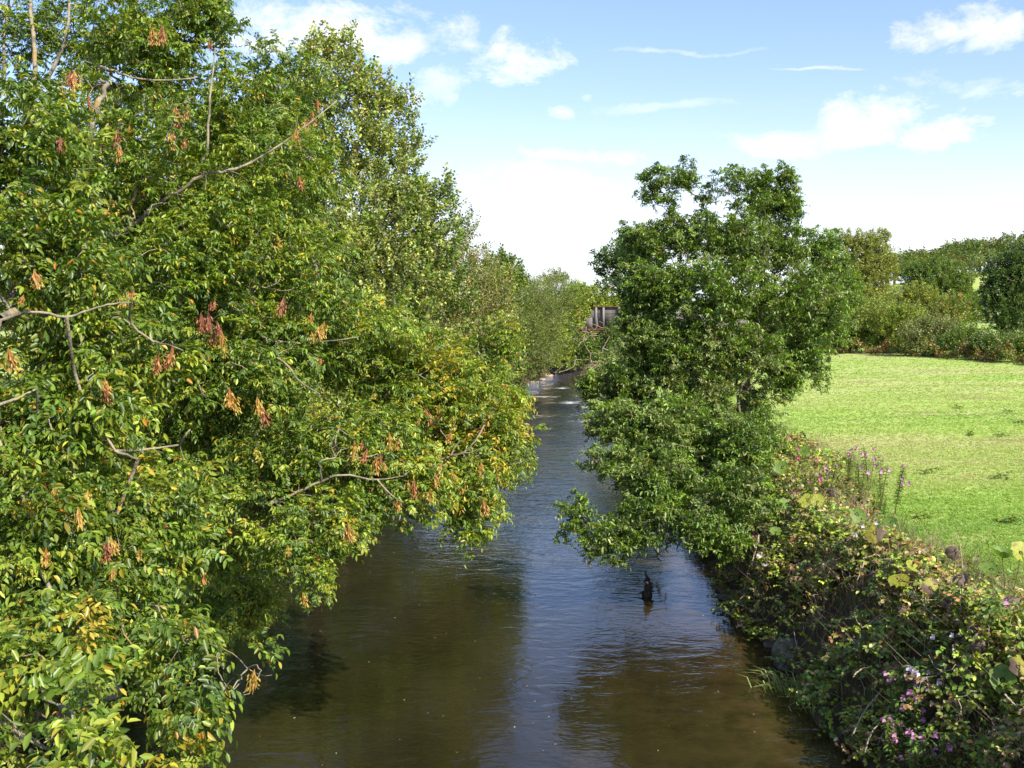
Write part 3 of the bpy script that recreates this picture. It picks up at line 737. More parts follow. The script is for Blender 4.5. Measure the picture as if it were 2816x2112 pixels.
V_, Q_ = join([boxdata(px_-.12, px_+.12, yb-.2, yb+.05, zb+.002, bpx(1251, 668)[2]), boxdata(px_-.25, px_+.25, yb-.24, yb+.09, bpx(1251, 668)[2]+.002, bpx(1251, 665)[2]+.05)])
mesh_np('end_post', V_-bo, Q_, M['rust'], br)

# dead branchy shrub under the girder
def twig_thing(name, label, cat, base, pts, mat='twig', r_tip=.004, alpha=.5, group=None, r=.03):
    b = np.asarray(base, float); root = empty(name, b); tag(root, label, cat, group)
    A, par, cnt, fx, cn, idx, nf = grow([b-np.array([0, 0, .1]), b+np.array([0, 0, .15])], [r, r], [], np.asarray(pts), alpha)
    e = np.arange(1, len(A)); rad = np.minimum(r_tip*cnt**.5, r)
    sa, sb, sra, srb = subdiv_edges(A[par[e]], A[e], np.minimum(rad[par[e]], rad[e]*1.5), rad[e])
    V_, Q_ = tubes_np(sa, sb, sra, srb, 4)
    mesh_np('branches', V_-b, Q_, M[mat], root, smooth=True); return root
c = P(1290, 735, 100)
bs = onto(14.2, 101)
pp = c+R.normal(size=(160, 3))*np.array([1.5, .8, .9]); pp[:, 2] = np.maximum(pp[:, 2], 1.8)
twig_thing('dead_shrub', 'bare grey-tan dead branches fanning out below the bridge girder', 'shrub', bs, pp, r_tip=.018, r=.09)

# dark layered tree left of the right-hand tree
bush('dark_tree', 'dark layered tree just left of the big tree top, above the bridge', 'tree',
     [(1330, 560, 60, 50, 34), (1310, 590, 60, 28, 12), (1320, 615, 59, 32, 14), (1370, 600, 60, 60, 50), (1310, 572, 61, 20, 10), (1350, 545, 61, 40, 18), (1390, 540, 61, 60, 45), (1400, 660, 60, 60, 60), (1298, 556, 60, 9, 8), (1400, 770, 60, 60, 90)], 'far', 5.5,
     (['dark', 'deep', 'greygreen'], [.5, .35, .15]), 'dark', .6, base=(11.5, 61), r=.22, hole=.3, hf=1.1)

# big right-hand tree
tk, trr = trunkline(7.0, 30, 6.8, (.4, -.2), .17, 5)
rt = [
 (1440, 395, 30, 48, 38, .7, 0, .75), (1410, 430, 30, 28, 18, .5, 0, .8), (1480, 385, 30, 22, 26, .5, 0, .8), (1440, 455, 30, 26, 26, .4, 0, .7), (1400, 385, 30, 16, 14, .3), (1445, 490, 30, 30, 20, .5),
 (1575, 400, 30, 48, 36, .7, 0, .8), (1640, 390, 30, 50, 32, .7, 0, .8), (1690, 400, 30, 36, 36, .7), (1700, 450, 30, 28, 50, .7), (1530, 440, 30, 26, 30, .5, 0, .8), (1630, 450, 30, 70, 40, 1.0),
 (1500, 520, 30, 70, 50, 1.1), (1600, 530, 29.5, 90, 60, 1.3), (1700, 540, 30, 60, 60, 1.0), (1400, 530, 30, 50, 40, .8), (1360, 510, 30, 18, 22, .4), (1770, 550, 30.5, 36, 50, .7), (1790, 600, 31, 50, 60, .8, 0, .85), (1800, 520, 31, 12, 20, .3),
 (1420, 620, 29.5, 80, 60, 1.2), (1560, 650, 28.5, 130, 90, 1.6), (1720, 660, 29, 100, 80, 1.4), (1800, 700, 30, 50, 70, .9), (1840, 640, 31, 24, 34, .5, 0, .8), (1385, 700, 29.5, 50, 50, .9),
 (1450, 750, 28.5, 90, 70, 1.3), (1600, 760, 28, 110, 60, 1.3), (1740, 760, 29, 60, 50, .8), (1765, 820, 29.5, 28, 16, .3, 0, .8), (1690, 820, 28.8, 36, 50, .7), (1480, 850, 28, 90, 80, 1.2), (1380, 830, 28.5, 70, 60, 1.0),
 (1290, 850, 29, 40, 40, .7, 0, .8), (1270, 825, 29, 22, 18, .4), (1340, 910, 28, 60, 50, .9), (1290, 920, 28, 30, 24, .5, 0, .8), (1440, 950, 27, 100, 70, 1.1), (1590, 950, 26.5, 60, 60, .9), (1640, 960, 27, 40, 60, .7), (1560, 880, 27, 40, 50, .7, 0, .8),
 (1385, 640, 29.5, 40, 40, .7), (1378, 740, 29, 36, 50, .8), (1420, 1010, 28.8, 70, 60, .9), (1540, 1010, 29, 80, 60, .9), (1560, 1110, 27, 60, 60, .8), (1380, 940, 28.5, 60, 50, .8), (1470, 900, 28, 80, 50, .9), (1560, 830, 28, 60, 40, .8), (1650, 850, 28.4, 50, 34, .6, 0, .6), (1715, 790, 29, 55, 50, .8), (1640, 920, 28, 40, 40, .6, 0, .8), (1345, 825, 28.5, 40, 36, .7),
 (1350, 1010, 26.5, 50, 50, .8), (1290, 1000, 27, 22, 30, .4, 0, .8), (1480, 1050, 26, 110, 70, 1.0), (1600, 1070, 25.5, 60, 70, .9), (1400, 1110, 25.5, 70, 50, .8), (1500, 1140, 25, 70, 45, .7), (1580, 1180, 24.8, 38, 34, .5),
 (1250, 1110, 25, 32, 35, .4, 0, .75), (1290, 1150, 25, 40, 32, .4, 0, .8), (1330, 1190, 25, 40, 28, .4, 0, .9), (1370, 1170, 25, 50, 30, .5), (1245, 1150, 25, 20, 24, .3, 0, .7), (1640, 880, 28.5, 30, 20, .4),(1280, 1195, 25, 22, 14, .25, 0, .7),
]
rt = [tuple([l[0], l[1], l[2]-(4.3 if l[1] >= 1000 else 2.2 if l[1] >= 900 else 0)]+list(l[3:])) for l in rt]
limbsR = [([(1600, 920, 28.2), (1592, 880, 28.3), (1605, 830, 28.4), (1640, 790, 28.6), (1680, 760, 28.8)], .085, .04),
          ([(1598, 890, 28.2), (1590, 830, 28.2), (1588, 780, 28.3)], .06, .035),
          ([(1605, 850, 28.3), (1640, 815, 28.3), (1660, 770, 28.4)], .045, .02)]
tree('elder_tree', 'large dark green bushy tree alone on the right bank beside the open field', 'tree', tk, trr, rt, 'ashfar', 9.6,
     (['dark', 'darkgreen', 'deep', 'green', 'greygreen', 'olive'], [.03, .1, .2, .33, .16, .18]), 'dark', limbs=limbsR, gain=1.3, hole=.98, hf=2.4, r_tip=.0045, up=.3, scale=1.12, bark='bark', jit=.25)

# smaller growth on the right bank behind the big tree
bush('bank_bush', 'leafy bush overhanging the water left of the big tree', 'bush', [(1290, 830, 50, 40, 34), (1330, 800, 52, 40, 50), (1300, 870, 47, 36, 30), (1370, 850, 47, 50, 60), (1330, 940, 40, 40, 45)], 'bush', 7,
     (['deep', 'green', 'olive', 'grey'], [.35, .3, .2, .15]), 'leaf', 1.5, base=(7.6, 50), hole=.3, hf=1)
c = P(1315, 790, 56); pp = c+R.normal(size=(110, 3))*np.array([1.0, .8, .8]); pp[:, 2] = np.maximum(pp[:, 2], 1.)
twig_thing('dead_shrub', 'tangle of grey dead twigs over the water left of the big tree', 'shrub', onto(8.6, 57), pp, r_tip=.012, r=.07)

# ------------------------------------------------------------------ right background
HG = ['olive', 'green', 'greygreen', 'pale']
hedge = [
 (1740, 740, 104, 60, 60, 'hedge bush, dull green, partly hidden at the right side of the big tree', HG, 0),
 (1850, 700, 102, 70, 70, 'tall yellowish-green hedge bush left of the field corner', ['olive', 'lime', 'green', 'pale'], .05),
 (1935, 715, 98, 60, 60, 'yellow-tinged hedge bush, second from the left in the field hedge', ['olive', 'lime', 'green'], .05),
 (2010, 735, 92, 55, 45, 'grey-green low hedge bush in the middle of the field hedge', ['greygreen', 'grey', 'olive'], 0),
 (2085, 745, 88, 50, 38, 'dark green hedge bush right of the grey-green one', ['deep', 'green', 'olive'], 0),
 (2150, 755, 84, 50, 36, 'dark hedge bush below the dark right-edge tree', ['deep', 'darkgreen', 'olive'], 0),
 (2215, 760, 80, 40, 36, 'hedge bush cut by the right edge of the view', ['green', 'deep', 'olive'], 0)]
for dx, dy, Yh, rx, ry, lab, tones, tn in hedge:
    b = P(dx, dy, Yh)
    lob = [(dx+R.uniform(-.8, .8)*rx, dy+R.uniform(-.6, .8)*ry, Yh+R.uniform(-.8, .8), rx*R.uniform(.35, .6), ry*R.uniform(.35, .55)) for _ in range(10)]+[(dx, dy, Yh, rx*.8, ry*.8)]
    bush('hedge_bush', lab, 'bush', lob, 'bush', 3.4, (tones, [1]*len(tones)), 'leaf', 2.6, base=(b[0], Yh), group='bushes of the field hedge', hole=.1, hf=.9, r_tip=.008, minz=.1)
# bracken fringe at the foot of the hedge
V_s = []
fr = []
for t in np.linspace(0, 1, 420):
    dx = 1740+t*520; Yf = np.interp(dx, [1740, 1850, 1935, 2010, 2085, 2150, 2215, 2260], [102, 99.5, 95.5, 89.5, 85.5, 81.5, 77.5, 76])-1.3
    q = P(dx, 780, Yf+R.normal()*.5); fr.append(onto(q[0], q[1], R.uniform(.1, 1.5)*(.6+.4*math.sin(t*40))))
fr = np.array(fr); d_ = R.normal(size=fr.shape)*.6; d_[:, 2] = abs(d_[:, 2])
v, q, c = place_sprays('far', fr, d_, R.uniform(.5, .9, len(fr)), colfun(['rustred', 'brown', 'bronze', 'olive', 'green'], [.16, .26, .2, .2, .18], .3))
o = mesh_np('bracken', v, q, M['leaf'], None, col=c); tag(o, 'rusty brown bracken along the foot of the field hedge', 'bracken', kind='stuff')

bg = [
 ('golden_tree', 'tall yellow-gold tree behind the hedge at the right of the big tree', [(1865, 560, 128, 70, 50), (1880, 520, 128, 45, 26), (1830, 530, 128, 30, 26), (1905, 590, 128, 34, 50), (1850, 620, 127, 70, 50), (1840, 690, 124, 70, 50), (1900, 670, 124, 50, 50), (1910, 510, 128, 12, 12), (1826, 506, 128, 7, 8)], ['gold', 'pale', 'olive', 'green'], [.35, .2, .25, .2], 3.0, .8),
 ('field_tree', 'broad mid-green tree to the right of the golden tree', [(2020, 610, 165, 70, 45), (1970, 590, 166, 30, 25), (2060, 620, 165, 40, 40), (2010, 580, 166, 50, 22), (1980, 670, 160, 90, 40), (2090, 670, 160, 60, 30)], ['green', 'deep', 'olive'], [.45, .35, .2], 2.3, 1.0),
 ('orange_tree', 'yellow-topped rounded tree standing before the broad green tree', [(1985, 640, 135, 50, 30), (1960, 650, 135, 30, 24), (2020, 655, 135, 28, 22), (1980, 690, 133, 60, 35)], ['gold', 'olive', 'lime', 'green'], [.25, .3, .25, .2], 2.9, .8),
 ('orange_tree', 'small rounded tree with orange-tipped leaves above the dark hedge shadow', [(2045, 660, 118, 36, 32), (2070, 675, 117, 28, 28), (2030, 680, 117, 30, 26), (2050, 705, 116, 40, 24)], ['olive', 'orange', 'green', 'khaki'], [.4, .04, .36, .2], 3.1, .7),
 ('dark_tree', 'big dark green tree cut off by the right edge above the field', [(2180, 600, 95, 60, 60), (2215, 570, 95, 50, 50), (2170, 660, 94, 55, 50), (2200, 700, 93, 50, 40), (2150, 630, 95, 30, 30), (2230, 640, 95, 50, 90)], ['dark', 'darkgreen', 'deep', 'greygreen'], [.3, .35, .25, .1], 4.7, .75),
 ('field_tree', 'dark green tree low behind the golden tree, left side of it', [(1800, 600, 140, 50, 50), (1790, 660, 138, 60, 50)], ['deep', 'green', 'olive'], [.4, .4, .2], 2.5, .9)]
for nm, lab, lob, tones, ws, dn, sc in bg:
    c0 = lobe3(lob[0])[0]
    bush(nm, lab, 'tree', lob, 'far', dn, (tones, ws), 'dark' if 'dark' in nm else 'leaf', sc, base=(c0[0], c0[1]), r=.3, hole=.15, hf=.7, r_tip=.012)

# wooded hill far right and tree line beyond the river bend
def canopy(n, fx, fy, rr, h, dens=1.0):
    out = []
    for _ in range(n):
        x = fx(); y = fy(x); z = float(ground_z(x, y)); out.append((x, y, z, rr*R.uniform(.7, 1.3), h*R.uniform(.8, 1.15)))
    return out
def wood(name, label, crowns, tones, ws, sc, per):
    ps, ds = [], []
    for x, y, z, r, h in crowns:
        n = int(per*r*r); u = R.normal(size=(n, 3)); u /= np.linalg.norm(u, axis=1)[:, None]; u[:, 2] = np.abs(u[:, 2])*1.0-.25*R.random(n)
        ps.append(np.array([x, y, z+h*.5])+u*np.array([r, r, h*.5])*(R.random(n)**.3)[:, None]); ds.append(u)
    ps = np.concatenate(ps); ds = np.concatenate(ds)+R.normal(size=ps.shape)*.3
    v, q, c = place_sprays('vfar', ps, ds, sc*R.uniform(.7, 1.2, len(ps)), colfun(tones, ws, .22))
    # trunks under the canopy
    a = np.array([[x, y, z-.3] for x, y, z, r, h in crowns]); b = a+np.array([[0, 0, .3+h*.6] for *_, h in crowns])
    V2, Q2 = tubes_np(a, b, np.full(len(a), .3), np.full(len(a), .12), 5)
    V_, Q_ = join([(v, q), (V2, Q2)]); C_ = np.concatenate([c, np.tile(PAL['brown'], (len(V2), 1))])
    o = mesh_np(name, V_, Q_, M['leaf'], None, col=C_); tag(o, label, 'woodland', kind='stuff')
cr = canopy(150, lambda: R.uniform(110, 330), lambda x: R.uniform(255, 380), 8, 11)
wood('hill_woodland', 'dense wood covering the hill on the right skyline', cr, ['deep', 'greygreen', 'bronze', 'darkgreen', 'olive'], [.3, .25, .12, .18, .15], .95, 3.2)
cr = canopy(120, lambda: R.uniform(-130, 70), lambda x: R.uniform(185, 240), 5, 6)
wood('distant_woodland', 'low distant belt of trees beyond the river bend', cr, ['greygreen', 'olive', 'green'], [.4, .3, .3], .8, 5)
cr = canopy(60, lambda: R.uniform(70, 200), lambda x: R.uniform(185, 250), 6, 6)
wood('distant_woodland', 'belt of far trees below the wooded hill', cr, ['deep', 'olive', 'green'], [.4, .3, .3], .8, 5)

# left bank undergrowth so the bank under the trees is closed
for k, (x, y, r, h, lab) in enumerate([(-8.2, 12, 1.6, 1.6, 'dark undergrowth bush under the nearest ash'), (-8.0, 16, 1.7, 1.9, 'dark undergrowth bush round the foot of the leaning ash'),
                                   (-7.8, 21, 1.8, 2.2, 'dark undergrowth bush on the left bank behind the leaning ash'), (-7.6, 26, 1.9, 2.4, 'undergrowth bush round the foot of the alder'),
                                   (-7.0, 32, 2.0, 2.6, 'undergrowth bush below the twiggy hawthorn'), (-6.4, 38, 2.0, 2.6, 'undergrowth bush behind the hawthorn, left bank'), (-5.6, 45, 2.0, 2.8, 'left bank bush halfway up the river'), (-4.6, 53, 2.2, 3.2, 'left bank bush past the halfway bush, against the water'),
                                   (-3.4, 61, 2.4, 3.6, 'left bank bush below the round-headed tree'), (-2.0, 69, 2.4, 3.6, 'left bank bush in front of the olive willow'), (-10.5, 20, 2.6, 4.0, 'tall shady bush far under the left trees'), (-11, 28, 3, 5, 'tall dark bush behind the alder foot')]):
    b = onto(x, y); root = empty('undergrowth_bush', b); tag(root, lab, 'bush', 'undergrowth bushes along the left bank')
    n = int(150*r); u = R.normal(size=(n, 3)); u /= np.linalg.norm(u, axis=1)[:, None]; u[:, 2] = np.abs(u[:, 2])
    ps = b+u*np.array([r*1.25, r*1.9, h])*(R.random(n)**.4)[:, None]
    ps = ps[ps[:, 2] > np.maximum(ground_z(ps[:, 0], ps[:, 1]), 0)+.1]
    A, par, cnt, fx, cn, idx, nf = grow([b-np.array([0, 0, .2]), b+np.array([0, 0, .3])], [.06, .05], [], ps, .4)
    e = np.arange(1, len(A)); rad = .005*cnt**.5
    V_, Q_ = tubes_np(A[par[e]], A[e], np.minimum(rad[par[e]], rad[e]*1.6), rad[e], 4); mesh_np('stems', V_-b, Q_, M['darkbark'], root)
    pos = np.repeat(ps, 3, 0)+R.normal(size=(len(ps)*3, 3))*.12; dd = np.repeat(ps-b, 3, 0)+R.normal(size=(len(ps)*3, 3))*1.0
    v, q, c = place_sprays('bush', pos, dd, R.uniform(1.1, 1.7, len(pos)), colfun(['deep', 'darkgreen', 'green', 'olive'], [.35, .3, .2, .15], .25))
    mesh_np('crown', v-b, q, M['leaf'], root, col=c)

# ------------------------------------------------------------------ right bank brambles
def veg_z(x, y): return ground_z(x, y)
bram = [(10.0, 'bramble thicket in the bottom right corner behind the pink balsam'), (12.4, 'bramble thicket right of the water-edge grass, nearest but one'), (15, 'bramble thicket above the large bank stone'),
        (17.8, 'bramble thicket draping the bank just beyond the large stone'), (20.8, 'bramble thicket hanging over the bank by the flat rock'), (24, 'bramble thicket where the pink flowers meet the big tree'), (27.5, 'bramble thicket under the near side of the big tree'), (31.5, 'bramble thicket round the trunk foot of the big tree'), (36, 'bramble thicket beyond the trunk of the big tree'), (42, 'bramble thicket on the bank past the big tree')]
for k, (yc, lab) in enumerate(bram):
    wdt = (1.5 if k < 6 else 2.4)
    n = int((1500 if k < 5 else 1000)*wdt*.55)
    y = yc+R.uniform(-wdt, wdt, n)*1.02; bw_ = border(y)+.2
    t = R.random(n)**.8
    x = Rx(y)-.15+t*bw_
    gz = ground_z(x, y)
    mound = .25+.55*np.exp(-((t-.42)/.33)**2)*(1+.5*vnoise(np.stack([x, y, 0*x], 1), 1.3))
    z = gz+np.maximum(mound, .12)*R.random(n)**.4*(1-.55*sst(.7, 1, t))
    ps = np.stack([x, y, z], 1)
    hang = t < .3
    ps[hang, 0] -= .15*R.random(hang.sum())*(ps[hang, 2] > .9)
    ps[hang, 2] += .25*R.random(hang.sum())*(t[hang] > .15)
    ps = ps[(vnoise(ps, 1.9) > -.3) | (R.random(len(ps)) < .12)]
    ps = ps[ps[:, 2] > .12]
    low = (ps[:, 2] < 1.15) & (ps[:, 0]-Rx(ps[:, 1]) < 1.1); ps = ps[~low | (R.random(len(ps)) < .5)]
    b = onto(float(Rx(yc))+1.4, yc); root = empty('bramble_thicket', b); tag(root, lab, 'bramble', 'bramble thickets along the right bank')
    sub = ps[R.choice(len(ps), min(520, len(ps)), replace=False)]*np.array([1, 1, 1.04])
    A, par, cnt, fx, cn, idx, nf = grow([b-np.array([0, 0, .1]), b+np.array([0, 0, .25])], [.02, .02], [], sub, .15)
    e = np.arange(1, len(A)); rad = np.clip(.003*cnt**.4, .003, .014)
    sa, sb, sra, srb = subdiv_edges(A[par[e]], A[e], rad[par[e]], rad[e], .25)
    V_, Q_ = tubes_np(sa, sb, sra, srb, 4); mesh_np('stems', V_-b, Q_, M['twig'], root)
    dd = R.normal(size=ps.shape); dd[:, 0] -= .5; dd[:, 2] = dd[:, 2]*.35+.05
    far = 1+.35*(yc > 24)
    v, q, c = place_sprays('bramble', ps, dd, far*R.uniform(.8, 1.75, len(ps)), colfun(['deep', 'green', 'lime', 'greygreen', 'olive', 'khaki', 'deadleaf', 'brown'], [.08, .2, .17, .13, .12, .1, .13, .07], .32, gain=1.3), roll=1.)
    mesh_np('leaves', v-b, q, M['bramble'], root, col=c)

# ------------------------------------------------------------------ butterbur
def bb_leaf(rad, state, rg):
    nr, na = 5, 22; V_ = []; cols = []
    cup = {'green': .15, 'yellow': .1, 'brown': -.55, 'half': -.15, 'cup': .75}[state]
    for i in range(nr+1):
        for j in range(na):
            a = (j/(na-1)-.5)*2*math.pi*.93; f = i/nr
            rr_ = rad*f*(1+.04*math.sin(9*a)+.08*rg.normal()*(i == nr))*(.72+.28*abs(math.cos(a*.5))+.1*math.cos(2*a))
            if state in ('brown', 'half'): rr_ *= 1-.12*abs(math.sin(3.5*a))
            z = cup*rad*f*f+.05*rad*math.cos(10*a)*f
            if state == 'brown': z += -.25*rad*f*abs(math.sin(2.5*a))+.16*rad*rg.normal()*f
            V_.append((rr_*math.cos(a), rr_*math.sin(a), z))
            vein = .5+.5*math.cos(10*a)
            if state in ('green', 'cup'): c = np.array((.15, .25, .035))*(1-.25*vein)
            elif state == 'yellow': c = np.array((.34, .36, .03))*(1-.3*vein)
            elif state == 'half': c = np.array((.30, .27, .03)) if a < .4 else np.array((.13, .085, .06))
            else: c = np.array((.14, .095, .075))*(.8+.5*vein)
            if state in ('green', 'yellow', 'half') and rg.random() < .08: c = np.array((.16, .12, .03))
            cols.append(c*rg.uniform(.85, 1.15))
    Q_ = [(i*na+j, i*na+j+1, (i+1)*na+j+1, (i+1)*na+j) for i in range(1, nr) for j in range(na-1)]
    Q_ += [(0, j+na, j+na+1, j+na+2) for j in range(0, na-2, 2)]+[(0, 2*na-2, 2*na-1, 0)][:0]
    return np.array(V_), np.array(Q_), np.array(cols)
from mathutils import Euler
bbl = [ # display x, y, ground y distance hint (Y), radius m, state, label
 (2165, 1470, 10.6, .21, 'green', 'large round yellow-green butterbur leaf near the right edge, in full sun'),
 (2040, 1440, 11.5, .17, 'brown', 'crumpled brown butterbur leaf above the white balsam flowers'),
 (2120, 1395, 11.6, .19, 'brown', 'withered brown butterbur leaf up-slope from the sunlit round leaf'),
 (2110, 1350, 12.3, .16, 'half', 'half-brown butterbur leaf among the brambles near the right edge'),
 (1950, 1310, 13.5, .15, 'brown', 'folded greyish brown butterbur leaf drooping over the shaded bank'),
 (1945, 1255, 14.0, .19, 'yellow', 'bright yellow-green butterbur leaf with drooping halves above the folded brown one'),
 (1970, 1222, 14.5, .15, 'yellow', 'smaller yellow butterbur leaf just above the drooping bright one'),
 (1890, 1150, 17.5, .22, 'half', 'yellow and brown butterbur leaf at the field margin, half withered'),
 (1925, 1128, 18.0, .15, 'green', 'pale green butterbur leaf beside the half-withered one'),
 (2065, 1190, 15.2, .2, 'brown', 'dark brown tattered butterbur leaf raised on a stalk at the grass edge'),
 (2165, 1205, 13.6, .2, 'cup', 'dark cup-shaped butterbur leaf on a tall stalk against the grass'),
 (2140, 1230, 13.8, .16, 'green', 'pale green butterbur leaf under the cup-shaped one'),
 (2205, 1195, 13.2, .2, 'yellow', 'ochre ribbed butterbur leaf cut by the right edge'),
 (2075, 1245, 14.0, .18, 'brown', 'brown hanging butterbur leaf below the tattered one'),
 (1700, 1090, 22.0, .24, 'green', 'light green butterbur leaf beside the shaded side of the big tree'),
 (1745, 1080, 21.5, .2, 'yellow', 'lime butterbur leaf right of the light green one'),
 (1765, 1085, 21.0, .18, 'yellow', 'second lime butterbur leaf, overlapping its neighbour'),
 (1690, 1010, 24.5, .22, 'green', 'broad green butterbur leaf under the pink balsam patch'),
 (1735, 975, 26, .2, 'green', 'green butterbur leaf at the top of the bank near the field'),
 (1640, 1040, 23.5, .2, 'green', 'green butterbur leaf touching the foliage of the big tree'),
 (1675, 1150, 20.5, .16, 'green', 'small green butterbur leaf right of the deep pink flowers'),
 (1850, 1110, 19.5, .2, 'green', 'green butterbur leaf on the margin between bank and grass'),
 (1800, 1060, 20.5, .17, 'brown', 'small dried butterbur leaf on the middle of the bank top'),
 (2010, 1270, 13.2, .16, 'half', 'speckled butterbur leaf amid the brambles right of the yellow pair'),
 (2190, 1290, 12.2, .15, 'brown', 'grey-brown curled butterbur leaf near the right edge below the ochre one'),
 (2100, 1475, 10.8, .15, 'green', 'dull green butterbur leaf left of the sunlit round leaf'),
 (1990, 1460, 11.2, .14, 'green', 'green butterbur leaf beside the balsam blossom'),
 (1890, 1240, 15, .13, 'brown', 'shrivelled butterbur leaf left of the drooping yellow one'),
 (2200, 1440, 10.8, .16, 'half', 'browning butterbur leaf behind the sunlit round leaf'),
 (2050, 1300, 12.8, .18, 'brown', 'dead butterbur leaf flattened over the brambles'),
 (2140, 1310, 12.2, .17, 'green', 'green butterbur leaf in the brambles near the right edge'),
]
for k, (dx, dy, Yb, rad, st, lab) in enumerate(bbl):
    rg = np.random.default_rng(100+k)
    top = P(dx, dy, Yb); gz = float(ground_z(top[0], top[1]))
    if top[2] < gz+.6 or top[2] > gz+1.25:
        # slide along the sight line until the leaf stands a natural height above the bank
        best = min(np.linspace(7, 34, 200), key=lambda yy: abs(P(dx, dy, yy)[2]-float(ground_z(*P(dx, dy, yy)[:2]))-.8))
        top = P(dx, dy, best); gz = float(ground_z(top[0], top[1]))
    base = np.array([top[0]+rg.normal()*.08, top[1]+rg.normal()*.1, gz])
    root = empty('butterbur_plant', base); tag(root, lab, 'plant', 'butterbur plants on the right bank')
    rad_ = rad*(.7 if st == 'brown' else .9)
    V_, Q_, C_ = bb_leaf(rad_, st, rg)
    # leaf tips toward the light and the viewer
    tilt = Euler((rg.uniform(.3, 1.25) if st != 'cup' else .1, rg.uniform(-.7, .5), 0)).to_matrix(); rz = Euler((0, 0, rg.uniform(0, 6.28))).to_matrix()
    Mx = np.array(tilt@rz); V_ = V_@Mx.T+(top-base)
    mesh_np('leaf', V_, Q_, M['bigleaf'], root, col=C_, smooth=True)
    o2, r2 = smooth_line([np.zeros(3)-[0, 0, .05], (top-base)*.5+[rg.normal()*.03, rg.normal()*.03, 0], top-base], [.011, .009, .006], 4)
    Vs_, Qs_ = tube_cont(o2, r2, 6); mesh_np('stalk', Vs_, Qs_, M['grass'], root, col=np.tile((.16, .15, .05), (len(Vs_), 1)))

# ------------------------------------------------------------------ himalayan balsam
def balsam(pos, h, nfl, col, lab, rg, flower_s=1.):
    base = np.asarray(pos, float); root = empty('balsam_plant', base); tag(root, lab, 'flowering plant', 'flowering balsam plants on the right bank')
    stems = []; tips = []; lv = []; lc = []
    for s in range(3):
        a = rg.uniform(0, 6.28); e = np.array([math.cos(a)*.18, math.sin(a)*.18, h*rg.uniform(.8, 1)])
        o2, r2 = smooth_line([np.array([0, 0, -.05]), e*.5+[0, 0, .03], e], [.010, .008, .004], 4); stems.append(tube_cont(o2, r2, 5)); tips.append(e)
        for t in np.linspace(.25, 1, 12):
            p = e*t; az = rg.uniform(0, 6.28)
            for k in range(3):
                aa = az+k*2.1; d = np.array([math.cos(aa), math.sin(aa), rg.uniform(-.45, .15)])
                lv.append(leaflet(p, d, np.array([0, 0, 1.])+.2*rg.normal(size=3), .12*rg.uniform(.7, 1.2), .036, .15)); lc.append(np.array(PAL['green'])*np.exp(rg.normal()*.25)*np.array([1.1, 1.1, 1]))
    V_, Q_ = join(stems); mesh_np('stem', V_, Q_, M['grass'], root, col=np.tile((.2, .09, .05), (len(V_), 1)))
    V_, Q_, n = tmpl(lv); mesh_np('leaves', V_, Q_, M['bramble'], root, col=np.repeat(np.array(lc), 6, 0))
    for k in range(nfl):
        # hooded flower: upper hood, two broad lower lips, pouch
        e = tips[k % 3]; p = e*rg.uniform(.72, 1.04)+np.array([rg.normal()*.09, rg.normal()*.09-.05, rg.normal()*.04]); f = []
        s = .032*flower_s*rg.uniform(.85, 1.15); yaw = rg.uniform(-1, 1)
        fw = np.array([math.sin(yaw), -math.cos(yaw), 0]); sd = np.array([math.cos(yaw), math.sin(yaw), 0]); upv = np.array([0, 0, 1.])
        f.append(leaflet(p, upv*.8+fw*.6, fw, s*1.0, s*1.1, -.35))
        for q_ in (-1, 1):
            f.append(leaflet(p, -upv*.7+sd*q_*.6+fw*.5, fw, s*1.25, s*.95, .1))
        f.append(leaflet(p-fw*s*.1, -fw*.9-upv*.3, upv, s*1.1, s*.8, .5)); f.append(leaflet(p-fw*s*.1, -fw*.9-upv*.3, -upv, s*1.1, s*.8, .5))
        V_, Q_, n = tmpl(f); cc = np.array(col)*rg.uniform(.85, 1.15)
        mesh_np('flower', V_, Q_, M['petal'], root, col=np.tile(cc, (len(V_), 1)))
PK, PW, DP = (.62, .26, .48), (.78, .66, .76), (.65, .10, .28)
